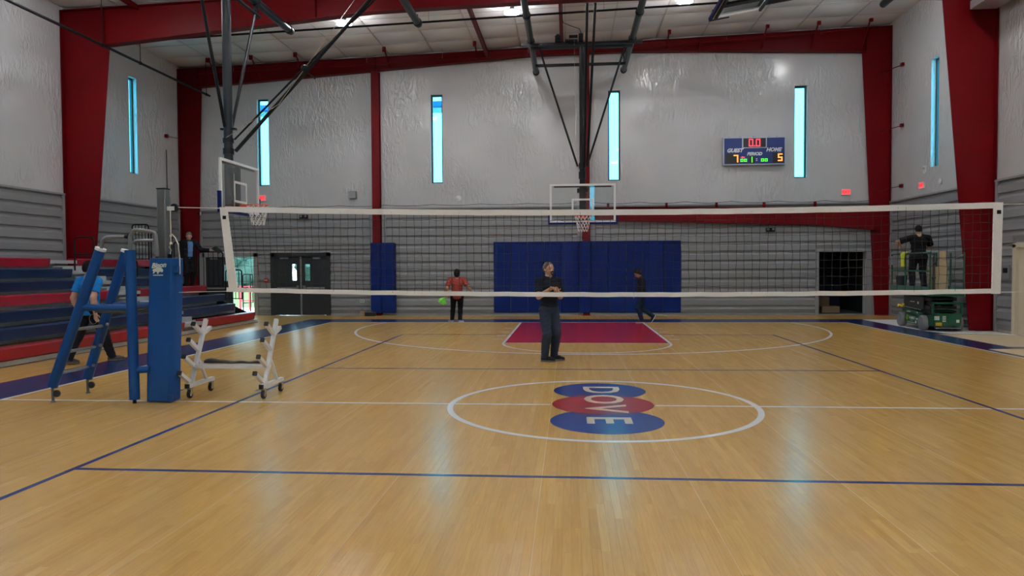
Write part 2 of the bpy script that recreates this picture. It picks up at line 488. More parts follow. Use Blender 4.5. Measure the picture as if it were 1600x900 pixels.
# ---------------------------------------------------------------- the setting: floor
def build_floor():
    fl = MB().bx(XL - .3, XR + .3, YF - .3, YB + .3, -0.12, -0.012).build('floor', 'under', smooth=None)
    tag(fl, kind='structure')
    fl['label'] = 'pale maple strip floor of the sports hall'
    w = 0.05725
    gap = 0.00035
    rng = random.Random(3)
    v = []; f = []; rn = []
    near = []
    x = -14.37 + 0.0
    x0 = -1.73 - 240 * w
    k = 0
    while x0 + k * w < XR:
        a = x0 + k * w
        k += 1
        if a < XL - 0.1:
            continue
        y = YF - rng.random()
        while y < YB:
            L = rng.choice((0.55, 0.7, 0.85, 1.0))
            if y + L > YF:
                near.append((a, y, L))
            y += L
    # the strips that show largest: in front of the camera, nearest first
    def d(q):
        cx, cy = q[0] + w / 2 + .366, q[1] + q[2] / 2 + 8.675
        ok = cy > 3.9 and abs(cx + 0.075 * cy) < 0.70 * cy
        return cy + 0.15 * abs(cx) if ok else 1e9
    order = sorted(range(len(near)), key=lambda i: d(near[i]))
    big = set(order[:300])
    meshes = {}
    for i, (a, y, L) in enumerate(near):
        if i in big:
            if L not in meshes:
                b = MB().bx(gap, w - gap, gap, L - gap, -0.012, 0.0)
                meshes[L] = b.mesh('plank', M['wood'])
            o = bpy.data.objects.new('plank', meshes[L])
            COL.objects.link(o)
            o.parent = fl
            o.location = (a, y, 0)
        else:
            b = len(v)
            x1, y1 = a + w - gap, min(y + L - gap, YB + .2)
            a0, y0 = a + gap, max(y + gap, YF - .2)
            v += [(a0, y0, 0), (x1, y0, 0), (x1, y1, 0), (a0, y1, 0), (a0, y0, -.012), (x1, y0, -.012), (x1, y1, -.012), (a0, y1, -.012)]
            f += [(b, b + 1, b + 2, b + 3), (b, b + 4, b + 5, b + 1), (b + 1, b + 5, b + 6, b + 2), (b + 2, b + 6, b + 7, b + 3), (b + 3, b + 7, b + 4, b)]
            r = rng.random()
            rn += [r] * 8
    me = bpy.data.meshes.new('plank_field')
    me.from_pydata(v, [], f)
    me.materials.append(M['wood'])
    at = me.attributes.new('rnd', 'FLOAT', 'POINT')
    at.data.foreach_set('value', rn)
    o = bpy.data.objects.new('plank_field', me)
    COL.objects.link(o); o.parent = fl
    o['kind'] = 'stuff'
    # painted markings, each a skin of paint on the boards
    def strip(x0, x1, y0, y1, m, z, name='court_line'):
        MB().bx(x0, x1, y0, y1, 0.0002, z).build(name, m, fl, smooth=None)
    def ring(cx, cy, r0, r1, a0, a1, m, z, name='court_line', n=96):
        b = MB(); vv = []; ff = []
        for i in range(n + 1):
            a = a0 + (a1 - a0) * i / n
            for r in (r0, r1):
                for h in (0.0002, z):
                    vv.append((cx + r * math.cos(a), cy + r * math.sin(a), h))
        for i in range(n):
            p, q = i * 4, i * 4 + 4
            ff += [(p + 1, p + 3, q + 3, q + 1), (p, p + 1, q + 1, q), (p + 3, p + 2, q + 2, q + 3)]
        if abs(a1 - a0) < 6.28:
            ff += [(0, 2, 3, 1), (4 * n, 4 * n + 1, 4 * n + 3, 4 * n + 2)]
        b.add(vv, ff).build(name, m, fl, smooth=None)
    xs = -1.73 - 10 * 1.145
    while xs < XR:
        if xs > XL + .3:
            strip(xs - .0010, xs + .0010, YF, YB, 'seam', 0.0006, 'floor_seam')
        xs += 1.145
    # navy run-off border, white side and base lines
    strip(-8.72, -7.67, -14.1, 14.1, 'border', 0.0010, 'border_paint')
    strip(7.67, 8.66, -14.1, 14.1, 'border', 0.0010, 'border_paint')
    strip(-7.67, 7.67, 12.87, 14.1, 'border', 0.0010, 'border_paint')
    strip(-7.67, -7.62, -12.85, 12.85, 'linewhite', 0.0014)
    strip(7.62, 7.67, -12.85, 12.85, 'linewhite', 0.0014)
    strip(-7.67, 7.67, 12.80, 12.87, 'linewhite', 0.0016)
    strip(-7.62, -1.80, -.025, .025, 'linewhite', 0.0014)
    strip(-1.80, -.60, -.025, .025, 'linewhite', 0.0014)
    strip(.66, 1.80, -.025, .025, 'linewhite', 0.0014)
    strip(1.80, 7.62, -.025, .025, 'linewhite', 0.0014)
    ring(0.02, 0.0, 1.78, 1.85, 0, 2 * PI, 'linewhite', 0.0016)
    # far key, free-throw circle and three-point arc
    strip(-1.77, 1.77, 7.06, 12.80, 'keyred', 0.0010, 'key_paint')
    for s in (-1, 1):
        a, b = sorted((s * 1.77, s * 1.83))
        strip(a, b, 7.01, 12.80, 'linewhite', 0.0014)
        for y in (10.75, 9.7, 8.75, 7.85):
            a, b = sorted((s * 1.90, s * 2.12))
            strip(a, b, y - .03, y + .03, 'linewhite', 0.0014)
    strip(-1.83, 1.83, 7.01, 7.06, 'cream', 0.0014)
    ring(0, 7.03, 1.78, 1.83, PI, 2 * PI, 'linewhite', 0.0014)
    t = math.asin(1.6 / 6.2)
    ring(0.08, 11.2, 6.15, 6.21, PI - t, 2 * PI + t, 'linewhite', 0.0015)
    # volleyball court in navy
    for s in (-1, 1):
        strip(s * 4.5 - .025, s * 4.5 + .025, -9, 9, 'linenavy', 0.0018)
        strip(-4.5, 4.5, s * 3 - .025, s * 3 + .025, 'linenavy', 0.0017)
        strip(-4.5, 4.5, s * 9 - .025, s * 9 + .025, 'linenavy', 0.0017)
    # centre mark: three overlapping discs with the club name running towards the camera
    def disc(cy, m, z):
        b = MB().lathe([(0.61, 0.0002), (0.61, z)], (0.035, cy, 0), 'z', 64)
        return b.build('logo_disc', m, fl, smooth=None)
    disc(1.0, 'logoblue', 0.0020); disc(-0.90, 'logoblue', 0.0020); disc(0.05, 'logored', 0.0026)
    for ch, cy in (('D', 1.07), ('O', 0.38), ('V', -0.22), ('E', -0.86)):
        text(ch, 0.68, (0.035, cy, 0.0030), (0, 0, -PI / 2), 'cream', fl, 'logo_letter', ex=0.0004, bold=0.012, sx=1.12)
    return fl
build_floor()

# ---------------------------------------------------------------- walls with real openings
def wall(name, axis, c, out, u0, u1, z1, holes, label):
    """slab wall; axis 'y' = plane of constant Y. holes are (u0,u1,z0,z1). out = direction of the outside."""
    th = 0.25
    us = sorted({u0, u1} | {h[0] for h in holes} | {h[1] for h in holes})
    zs = sorted({0.0, z1} | {h[2] for h in holes} | {h[3] for h in holes})
    b = MB()
    def P(u, w, z): return (u, c + out * w, z) if axis == 'y' else (c + out * w, u, z)
    for i in range(len(us) - 1):
        for j in range(len(zs) - 1):
            a, d, e, g = us[i], us[i + 1], zs[j], zs[j + 1]
            if any(h[0] <= a + 1e-6 and d <= h[1] + 1e-6 and h[2] <= e + 1e-6 and g <= h[3] + 1e-6 for h in holes):
                continue
            for w in (0, th):
                b.add([P(a, w, e), P(d, w, e), P(d, w, g), P(a, w, g)], [(0, 1, 2, 3)])
    for h in holes:
        q = [(h[0], h[2]), (h[1], h[2]), (h[1], h[3]), (h[0], h[3])]
        for k in range(4):
            s, t = q[k], q[(k + 1) % 4]
            b.add([P(s[0], 0, s[1]), P(t[0], 0, t[1]), P(t[0], th, t[1]), P(s[0], th, s[1])], [(0, 1, 2, 3)])
    o = b.build(name, 'vinyl', smooth=None)
    tag(o, label, kind='structure')
    return o

WINB = [(-11.30, -10.89), (-5.11, -4.70), (0.97, 1.38), (7.12, 7.53)]
WZ = (4.57, 7.62)
D0, D1, DR, DH = (-13.32, -11.45), (-10.76, -8.82), (7.92, 9.45), 2.15
wb = wall('wall_back', 'y', YB, 1, XL, XR, 9.75, [(a, b, WZ[0], WZ[1]) for a, b in WINB] +
          [(D0[0], D0[1], 0, DH), (D1[0], D1[1], 0, DH), (DR[0], DR[1], 0, DH - .05)], 'white film-faced end wall with four slit windows')
WINS = [13.28, 7.2, 1.25, -4.7, -10.65]
wl = wall('wall_left', 'x', XL, -1, YF, YB, 9.0, [(y - .2, y + .2, WZ[0] + .12, WZ[1] + .1) for y in WINS], 'white film-faced side wall behind the bleachers')
WINR = [13.12, 7.2, 1.25, -4.7, -10.65]
RD = (8.15, 9.15)
wr = wall('wall_right', 'x', XR, 1, YF, YB, 9.75, [(y - .22, y + .22, WZ[0] - .08, WZ[1]) for y in WINR if abs(y - 7.2) > .1] +
          [(RD[0], RD[1], 0, 2.08)], 'white film-faced side wall behind the scissor lift')
wf = wall('wall_front', 'y', YF, -1, XL, XR, 9.75, [(a, b, WZ[0], WZ[1]) for a, b in WINB] + [(-3.0, -1.1, 0, 2.15)], 'white film-faced end wall behind the camera')

# ---- windows: dark frame, tinted pane
wcount = [0]
def window(axis, c, out, u0, u1, z0, z1):
    wcount[0] += 1
    f = 0.05
    b = MB()
    def bx(a, d, e, g, w0=.13, w1=.20):
        lo, hi = sorted((c + out * w0, c + out * w1))
        b.bx(a, d, lo, hi, e, g) if axis == 'y' else b.bx(lo, hi, a, d, e, g)
    bx(u0, u0 + f, z0, z1); bx(u1 - f, u1, z0, z1); bx(u0 + f, u1 - f, z0, z0 + f); bx(u0 + f, u1 - f, z1 - f, z1)
    o = b.build('window_%d' % wcount[0], 'frameblk', smooth=None)
    tag(o, kind='structure')
    o['label'] = 'tall slit window with black frame'
    b = MB()
    bx(u0 + f - .005, u1 - f + .005, z0 + f - .005, z1 - f + .005, .16, .172)
    b.build('pane', 'glass', o, smooth=None)
for a, b in WINB:
    window('y', YB, 1, a, b, *WZ)
window('x', XL, -1, WINS[0] - .2, WINS[0] + .2, WZ[0] + .12, WZ[1] + .1)
window('x', XR, 1, WINR[0] - .22, WINR[0] + .22, WZ[0] - .08, WZ[1])
for a, b in WINB:
    window('y', YF, -1, a, b, *WZ)
for y in WINS[1:]:
    window('x', XL, -1, y - .2, y + .2, WZ[0] + .12, WZ[1] + .1)
for y in WINR[2:]:
    window('x', XR, 1, y - .22, y + .22, WZ[0] - .08, WZ[1])

# ---- ceiling: quilted facing that sags between purlins and bands
def ceiling():
    nx, ny, sub = 16, 27, 6
    cx, cy = (XR - XL) / nx, (YB - YF) / ny
    v = []
    for j in range(ny * sub + 1):
        for i in range(nx * sub + 1):
            x, y = XL + cx * i / sub, YF + cy * j / sub
            s = abs(math.sin(PI * i / sub)) ** .7 * (0.35 + 0.65 * abs(math.sin(PI * j / sub)) ** .7)
            h = (i // sub * 7 + j // sub * 13) % 5
            v.append((x, y, roof(x) - s * (0.055 + 0.010 * h)))
    w = nx * sub + 1
    f = [(j * w + i, (j + 1) * w + i, (j + 1) * w + i + 1, j * w + i + 1) for j in range(ny * sub) for i in range(nx * sub)]
    o = MB().add(v, f).build('ceiling', 'ceil', smooth=20)
    tag(o, 'white quilted roof insulation between the rafters', kind='structure')
    # retaining bands under the facing
    for i in range(1, nx):
        x = XL + cx * i
        MB().bx(x - .018, x + .018, YF + .02, YB - .02, roof(x) - .024, roof(x) - .006).build('ceiling_band', 'band', o, smooth=None)
    for j in range(1, ny):
        y = YF + cy * j
        MB().obox((XL + .02, y, roof(XL + .02) - .030), (XR - .02, y, roof(XR - .02) - .030), .022, .010).build('ceiling_band', 'band', o, smooth=None)
    # roof deck above keeps the daylight out
    r = MB().prism([(XL - .3, roof(XL) + .12), (XR + .3, roof(XR) + .13), (XR + .3, roof(XR) + .3), (XL - .3, roof(XL) + .3)], 'y', YF - .3, YB + .3)
    tag(r.build('roof_deck', 'trimgrey', smooth=None), 'metal roof deck above the insulation', kind='structure')
    return o
ceiling()

# ---- grey horizontally ribbed wainscot, built sheet by sheet
PITCH = 0.305
def rib_profile(z0, z1, d=0.068):
    """list of (w, z): w = how far the sheet stands off the wall"""
    pts = [(0.012, z0)]
    k = math.floor(z0 / PITCH)
    while k * PITCH < z1:
        b = k * PITCH
        for w, z in ((0.012, b + .020), (d, b + .034), (d - .004, b + .20), (0.012, b + .275)):
            if z0 < z < z1:
                pts.append((w, z))
        k += 1
    pts.append((0.012, z1))
    return pts
def ribbed(axis, c, inn, u0, u1, z0, z1, parent):
    pr = rib_profile(z0, z1)
    v = []
    for u in (u0, u1):
        for w, z in pr:
            v.append((u, c + inn * w, z) if axis == 'y' else (c + inn * w, u, z))
        for w, z in ((0.002, z1), (0.002, z0)):
            v.append((u, c + inn * w, z) if axis == 'y' else (c + inn * w, u, z))
    n = len(pr) + 2
    f = [(k, (k + 1) % n, n + (k + 1) % n, n + k) for k in range(n)] + [tuple(range(n - 1, -1, -1)), tuple(range(n, 2 * n))]
    MB().add(v, f).build('ribbed_panel', 'ribgrey', parent, smooth=None)
def trimbox(axis, c, inn, u0, u1, z0, z1, parent, d=0.078, name='trim_strip', m='trimgrey'):
    lo, hi = sorted((c + inn * 0.003, c + inn * d))
    b = MB()
    b.bx(u0, u1, lo, hi, z0, z1) if axis == 'y' else b.bx(lo, hi, u0, u1, z0, z1)
    return b.build(name, m, parent, smooth=None)
WH = 3.68
tw = 0.14
# back wall bays, broken at columns and doors
def bay(axis, c, inn, segs, parent):
    for a, b, z0, z1 in segs:
        ribbed(axis, c, inn, a, b, z0, z1, parent)
bay('y', YB, -1, [(-13.36, D1[0] - .02, DH + .12, WH), (D1[0] - .02, -7.30, DH + .12, WH),
                  (D0[1] + .12, D1[0] - .12, 0.06, DH + .12), (D1[1] + .12, -7.30, 0.06, DH + .12),
                  (-6.70, -0.08, 0.06, WH), (0.52, 7.80, 0.06, WH), (7.80, 9.58, DH + .06, WH)], wb)
for a, b in ((-13.50, -13.36), (-7.30, -7.16), (-6.85, -6.70), (-0.08, 0.08), (0.36, 0.52), (9.58, 9.72)):
    trimbox('y', YB, -1, a, b, 0.0 if a > -13.4 else 0.0, WH, wb)
trimbox('y', YB, -1, -13.50, 9.72, WH, WH + .05, wb, 0.095)
for a, b in ((D0[1] + .12, D1[0] - .12), (D1[1] + .12, -7.30), (-6.70, -.10), (.52, 7.80)):
    trimbox('y', YB, -1, a, b, 0.0, 0.06, wb, 0.08, 'base_trim')
trimbox('y', YB, -1, 7.80, 7.92, 0.0, DH + .06, wb, 0.07)
trimbox('y', YB, -1, 9.45, 9.58, 0.0, DH + .06, wb, 0.07)
trimbox('y', YB, -1, 7.92, 9.45, DH - .05, DH + .06, wb, 0.07)
# side walls: panels between the frames
FRY = [15.98, 10.15, 4.2, -1.75, -7.7, -13.65]
for c, inn, parent, fy in ((XL, 1, wl, FRY), (XR, -1, wr, FRY)):
    for i in range(len(fy) - 1):
        a, b = fy[i + 1] + .17, fy[i] - .17
        if parent is wr and i == 1:
            ribbed('x', c, inn, RD[1] + .1, b - .1, 0.06, WH, parent)
            ribbed('x', c, inn, a + .1, RD[0] - .1, 0.06, WH, parent)
            ribbed('x', c, inn, RD[0] - .1, RD[1] + .1, 2.18, WH, parent)
        else:
            ribbed('x', c, inn, a + .1, b - .1, 0.06, WH, parent)
        trimbox('x', c, inn, a, a + .1, 0, WH, parent)
        trimbox('x', c, inn, b - .1, b, 0, WH, parent)
        trimbox('x', c, inn, a, b, WH, WH + .05, parent, 0.095)
        trimbox('x', c, inn, a + .1, (b - .1), 0, 0.06, parent, 0.08, 'base_trim') if not (parent is wr and i == 1) else None

# ---------------------------------------------------------------- red steel frames
def lerp_poly(pts, x):
    for (a, za), (b, zb) in zip(pts, pts[1:]):
        if a <= x <= b:
            return za + (zb - za) * (x - a) / (b - a)
    return pts[-1][1]
def steel_frame(y, fw, lt, lb, rt, rb, bot, label, braces=()):
    t = thing('steel_frame', label, 'steel frame', (0, y, 0), 0, 'red steel frames')
    h = fw / 2
    xl, xr = XL + .02, XR - .02
    def strip(b, pts, th=0.022):
        """flange along a polyline in the XZ plane"""
        for (p, q) in zip(pts, pts[1:]):
            b.obox((p[0], 0, p[1]), (q[0], 0, q[1]), fw, th)
    for side in (-1, 1):
        xo = xl if side < 0 else xr
        (xi, zi), xb = (lt, lb) if side < 0 else (rt, rb)
        zo = roof(xo) - .14
        b = MB()
        b.prism([(xo, 0.0), (xb, 0.0), (xi, zi), (xi, roof(xi) - .14), (xo, zo)] if side < 0 else
                [(xo, 0.0), (xo, zo), (xi, roof(xi) - .14), (xi, zi), (xb, 0.0)], 'y', -.006, .006)
        strip(b, [(xb, 0.0), (xi, zi)])
        b.bx(min(xo, xo - side * .02), max(xo, xo - side * .02), -h, h, 0, zo)
        b.bx(min(xo, xb) - .04 * (side > 0), max(xo, xb) + .04 * (side < 0), -h - .02, h + .02, 0, 0.02)
        b.build('column', 'red', t, smooth=None)
    b = MB()
    top = [(x, roof(x) - .13) for x in (lt[0], rt[0])]
    b.prism([(x, z) for x, z in bot] + top[::-1], 'y', -.006, .006)
    strip(b, bot); strip(b, [(xl, roof(xl) - .13)] + top + [(xr, roof(xr) - .13)])
    for x in (lt[0], -7.0, -1.5, 4.0, rt[0]):
        b.bx(x - .01, x + .01, -h, h, lerp_poly(bot, x), roof(x) - .13)
    b.build('rafter', 'red', t, smooth=None)
    for x in braces:
        zb = lerp_poly(bot, x) + .10
        MB().obox((x, -.75, roof(x) - .03), (x, -.02, zb), .05, .012).bx(x - .05, x + .05, -.80, -.70, roof(x) - .16, roof(x) + .0).build('flange_brace', 'red', t, smooth=None)
    return t
fa = steel_frame(15.98, .22, (-13.35, 8.04), -13.62, (9.33, 8.62), 9.80,
            [(-13.35, 8.04), (-7.1, 8.44), (-1.6, 8.80), (1.0, 8.85), (4.2, 8.79), (9.33, 8.62)],
            'red steel end frame against the wall with the scoreboard', (-12.6, -11.1, -9.55, -6.5, -3.45, 2.9, 6.0, 7.6, 9.2))
fb = steel_frame(10.15, .28, (-12.9, 7.72), -13.60, (9.0, 8.25), 9.73,
            [(-12.9, 7.72), (-10.4, 7.94), (-5.5, 8.37), (-3.4, 8.43), (0, 8.50), (4, 8.50), (9.0, 8.25)],
            'nearest red steel frame, its column rising behind the bleachers and the scissor lift')
# stays from the end columns to the side walls
def stays():
    for z in (7.95, 6.05, 4.15):
        MB().obox((9.66, 15.85, z - .08), (10.13, 15.10, z), .05, .012).bx(10.06, 10.14, 15.02, 15.14, z - .05, z + .05).build('column_stay', 'red', fa, smooth=None, world=True)
    MB().obox((-13.55, 15.85, 6.15), (-14.06, 15.10, 6.2), .05, .012).bx(-14.09, -14.0, 15.02, 15.14, 6.15, 6.25).build('column_stay', 'red', fa, smooth=None, world=True)
stays()
# wind columns in the end wall
for x0, x1, top, lab in ((-7.14, -6.87, 8.42, 'red wall column rising from the narrow blue pad beside the double doors'),
                         (0.11, 0.34, 8.80, 'red wall column behind the far basketball hoop')):
    t = thing('wall_column', lab, 'column', ((x0 + x1) / 2, 15.98, 0), 0, 'red wall columns')
    w = (x1 - x0) / 2
    MB().bx(-w, w, -.12, -.105, 0, top).bx(-w, w, .10, .115, 0, top).bx(-.006, .006, -.105, .10, 0, top).build('shaft', 'red', t, smooth=None)
    MB().bx(-w - .03, w + .03, -.15, .115, 0, .02).build('base_plate', 'red', t, smooth=None)
# haunched portal beam over the dark doorway
t = thing('portal_beam', 'red haunched steel beam across the end wall above the dark doorway', 'beam', (0.36, 15.98, 3.2))
bb = MB()
bb.prism([(0, 0.02), (7.4, -.20), (9.40, -.40), (9.36, .34), (0, .46)], 'y', -.006, .006)
for p, q in (((0, .02), (7.4, -.20)), ((7.4, -.20), (9.40, -.40)), ((0, .46), (9.36, .34))):
    bb.obox((p[0], 0, p[1]), (q[0], 0, q[1]), .2, .02)
bb.build('web', 'red', t, smooth=None)
for x in (0.6, 2.55, 4.2, 5.75, 7.4):
    MB().bx(x - .04, x + .04, -.03, .03, .455 - .013 * x, .60 - .005 * x).build('bracket', 'red', t, smooth=None)
# two struts between the frames under the roof
for x, z, lab in ((-3.1, 8.84, 'red roof strut left of the ceiling hoop pipes'), (-0.58, 9.10, 'red roof strut above the hoop winch motor')):
    MBx = MB().bx(-.055, .055, 0, 5.7, -.05, -.035).bx(-.055, .055, 0, 5.7, .05, .065).bx(-.005, .005, 0, 5.7, -.035, .05)
    o = MBx.build('roof_strut', 'red', None, smooth=None)
    o.location = (x, 10.22, z)
    tag(o, lab, 'steel strut', 'red roof struts')
o = MB().bx(-.055, .055, -5.9, 0, -.05, -.035).bx(-.055, .055, -5.9, 0, .05, .065).bx(-.005, .005, -5.9, 0, -.035, .05).build('roof_strut', 'red', None, smooth=None)
o.location = (-11.9, 10.05, 8.68)
tag(o, 'red roof strut at the upper left, in front of the nearest frame', 'steel strut', 'red roof struts')

# ---------------------------------------------------------------- high-bay lamps
def lamp(x, y, label):
    z = roof(x) - 0.34
    t = thing('high_bay_lamp', label, 'ceiling lamp', (x, y, z), 0, 'round high-bay lamps under the roof')
    MB().lathe([(0.05, .22), (0.07, .10), (.12, .07), (.20, .052), (.203, .0), (.185, -.012), (.185, .0), (.05, .012)], (0, 0, 0), 'z', 24).build('housing', 'housing', t)
    MB().tube((0, 0, .2), (0, 0, .34), .008, 6).build('hanger', 'black', t)
    MB().lathe([(.0, -.004), (.18, -.004)], (0, 0, 0), 'z', 24).build('lens', 'lens', t)
    MB().lathe([(.207, .0), (.207, .05)], (0, 0, 0), 'z', 24).build('uplight_band', 'uplight_glow', t)  # glowing band added round the housing as uplight
LX = [-11.63, -6.8, -1.95, 2.87, 7.7]
names = {(-6.8, 11.9): 'lit round high-bay lamp behind the long diagonal brace', (-1.95, 11.9): 'lit round high-bay lamp left of the ceiling hoop pipes',
         (2.87, 11.9): 'lit round high-bay lamp near the folded-up hoop'}
for y in (11.9, 7.2, 1.25, -4.7, -10.65):
    for x in LX:
        if y > 11 and x < -10:
            continue
        lamp(x, y, names.get((x, y), 'lit round high-bay lamp outside the picture'))

# ---------------------------------------------------------------- doors of the end wall
def door_leaf(name, parent_struct, w, h, hinge, label, window=True, bar=True, closer=True, mirror=1):
    """leaf in its own frame: hinge edge at x=0, leaf runs to x=mirror*w, faces -Y"""
    t = parent_struct
    m = mirror
    def X(a, b): return (min(m * a, m * b), max(m * a, m * b))
    x0, x1 = X(0, w)
    f = MB()
    wx = X(w - .30, w - .13); wz = (h - .90, h - .32)
    f.bx(x0, x1, 0, .045, 0.012, wz[0]).bx(x0, x1, 0, .045, wz[1], h)
    a, b = sorted((wx[0], wx[1]))
    f.bx(x0, a, 0, .045, wz[0], wz[1]).bx(b, x1, 0, .045, wz[0], wz[1])
    lf = f.build('leaf', 'door', t, smooth=None)
    MB().bx(a, b, .018, .026, wz[0], wz[1]).build('pane', 'clear', lf, smooth=None)
    if bar:
        xa, xb = X(.06, w - .05)
        MB().bx(xa, xb, -.055, -.03, .93, .99).build('push_bar', 'plgrey', lf, smooth=None)
        xa, xb = X(w - .12, w - .05)
        MB().bx(xa, xb, -.07, 0, .88, 1.05).build('latch_case', 'steel', lf, smooth=None)
    if closer:
        xa, xb = X(.18, .46)
        MB().bx(xa, xb, -.06, 0, h - .14, h - .08).build('closer', 'steel', lf, smooth=None)
    return lf

def door_set(name, x0, x1, h, label, open_right=0.0):
    t = thing(name, label, None, (x0, YB, 0), 0, None, 'structure')
    w = x1 - x0
    fr = MB().bx(-.11, .05, -.075, .10, 0, h + .05).bx(w - .05, w + .11, -.075, .10, 0, h + .05).bx(-.11, w + .11, -.075, -.004, h - .08, h + .06)
    fr.build('door_frame', 'door', t, smooth=None)
    MB().bx(w / 2 - .025, w / 2 + .025, -.02, .06, 0, h - .02).build('mullion', 'plgrey', t, smooth=None)
    lw = w / 2 - .08
    a = thing('door_leaf', None, None, (.053, .0, 0)); a.parent = t
    door_leaf('l', a, lw, h - .03, 0, '')
    b = thing('door_leaf', None, None, (w - .053, .0, 0), open_right); b.parent = t
    door_leaf('r', b, lw, h - .03, 0, '', mirror=-1)
    return t
door_set('door_1', D1[0], D1[1], DH, 'closed charcoal double doors with two slit panes')
# the pair behind the bleachers: left leaf shut, right leaf swung out into the daylight
t = thing('door_2', 'charcoal door behind the bleachers, its right leaf open to daylight', None, (D0[0], YB, 0), 0, None, 'structure')
w = D0[1] - D0[0]
MB().bx(-.05, .05, -.075, .10, 0, DH + .05).bx(w - .03, w + .11, -.075, .10, 0, DH + .05).bx(-.05, w + .11, -.075, -.004, DH - .08, DH + .06).build('door_frame', 'trimgrey', t, smooth=None)
a = thing('door_leaf', None, None, (.053, .0, 0)); a.parent = t
door_leaf('l', a, .98, DH - .03, 0, '')
b = thing('door_leaf', None, None, (w - .033, .19, 0), -1.62); b.parent = t
door_leaf('r', b, .80, DH - .03, 0, '', mirror=-1)

# doorway at the right end of the wall with a dark store room behind it
def store_room():
    t = thing('door_3', 'open doorway to an unlit store room', None, (DR[0], YB, 0), 0, None, 'structure')
    w = DR[1] - DR[0]
    r = MB()
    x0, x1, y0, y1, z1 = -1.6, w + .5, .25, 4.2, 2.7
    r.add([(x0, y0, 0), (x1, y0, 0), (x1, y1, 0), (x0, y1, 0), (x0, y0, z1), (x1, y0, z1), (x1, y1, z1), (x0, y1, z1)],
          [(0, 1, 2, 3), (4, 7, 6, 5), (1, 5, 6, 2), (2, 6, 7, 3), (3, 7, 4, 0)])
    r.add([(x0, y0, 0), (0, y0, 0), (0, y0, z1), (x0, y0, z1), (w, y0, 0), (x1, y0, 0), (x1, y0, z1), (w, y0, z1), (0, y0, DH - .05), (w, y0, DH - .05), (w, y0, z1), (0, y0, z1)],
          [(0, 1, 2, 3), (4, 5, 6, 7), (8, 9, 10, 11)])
    r.build('room_shell', 'room_shade', t, smooth=None)
    MB().bx(0, w, 0, .25, 0, .03).build('threshold', 'plgrey', t, smooth=None)
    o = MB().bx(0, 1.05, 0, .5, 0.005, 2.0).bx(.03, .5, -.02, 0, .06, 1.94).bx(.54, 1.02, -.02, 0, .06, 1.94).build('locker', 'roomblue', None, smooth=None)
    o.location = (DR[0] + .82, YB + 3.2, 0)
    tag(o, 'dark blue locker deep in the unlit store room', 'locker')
    for i, (x, y, z, sx, sy, sz) in enumerate(((.15, 1.5, 0, .45, .4, .32), (.5, .85, 0, .6, .45, .22), (.45, 2.0, 0, .7, .4, .5))):
        o = MB().bx(0, sx, 0, sy, 0.004, sz).bx(sx * .44, sx * .56, -.002, sy + .002, sz - .01, sz + .003).build('cardboard_box', 'card', None, smooth=None)
        o.location = (DR[0] + x, YB + .25 + y, z)
        tag(o, ('small cardboard box at the left inside the dark store room', 'low cardboard box just inside the dark store room doorway', 'taller cardboard box at the back of the dark store room')[i], 'box', 'boxes in the store room')
store_room()
# beige door in the right wall, at the picture's edge
t = thing('door_4', 'beige door in the right side wall at the edge of the picture', None, (XR, RD[1], 0), 0, None, 'structure')
w = RD[1] - RD[0]
MB().bx(-.10, .14, -.06, .06, 0, 2.12).bx(-.10, .14, -w - .06, -w + .06, 0, 2.12).bx(-.10, .14, -w - .06, .06, 2.05, 2.15).build('door_frame', 'beige', t, smooth=None)
MB().bx(-.02, .03, -w + .06, -.06, .01, 2.05).build('leaf', 'beige', t, smooth=None)
MB().tube((-.02, -w + .16, 1.0), (-.08, -w + .16, 1.0), .012).tube((-.08, -w + .16, 1.0), (-.08, -w + .30, 1.0), .012).build('handle', 'bright', t)
t = thing('door_5', 'closed charcoal double doors behind the camera', None, (-3.0, YF, 0), PI, None, 'structure')
MB().bx(-1.85, -.96, .02, .07, .01, 2.12).bx(-.94, -.05, .02, .07, .01, 2.12).bx(-1.9, 0, -.06, .02, 2.08, 2.2).build('leaf', 'door', t, smooth=None)
t.location = (-3.0, YF - .1, 0)

# ---------------------------------------------------------------- blue pads on the end wall
def pads():
    t = thing('wall_padding', 'row of navy crash pads on the end wall under the far hoop', 'wall padding', (-2.95, YB, .10))
    edges = [-2.95 + .585 * i for i in range(6)]
    edges = [(edges[i], edges[i + 1]) for i in range(5)] + [(-.025, .36)] + [(.36 + .608 * i, .36 + .608 * (i + 1)) for i in range(5)]
    for i, (a, b) in enumerate(edges):
        d = .30 if i == 5 else .11
        MB().bx(a + 2.95 + .004, b + 2.95 - .004, -d, -.052, 0, 2.42).build('pad_panel', 'padblue', t, smooth=None, bevel=.014)
    t = thing('column_pad', 'narrow navy pad wrapped round the wall column beside the double doors', 'column pad', (-7.20, YB, .10))
    MB().bx(0, .36, -.32, -.06, 0, 2.42).build('pad_panel', 'padblue', t, smooth=None, bevel=.014)
    MB().bx(.37, .84, -.30, -.06, 0, 2.42).build('pad_panel', 'padblue', t, smooth=None, bevel=.014)
pads()

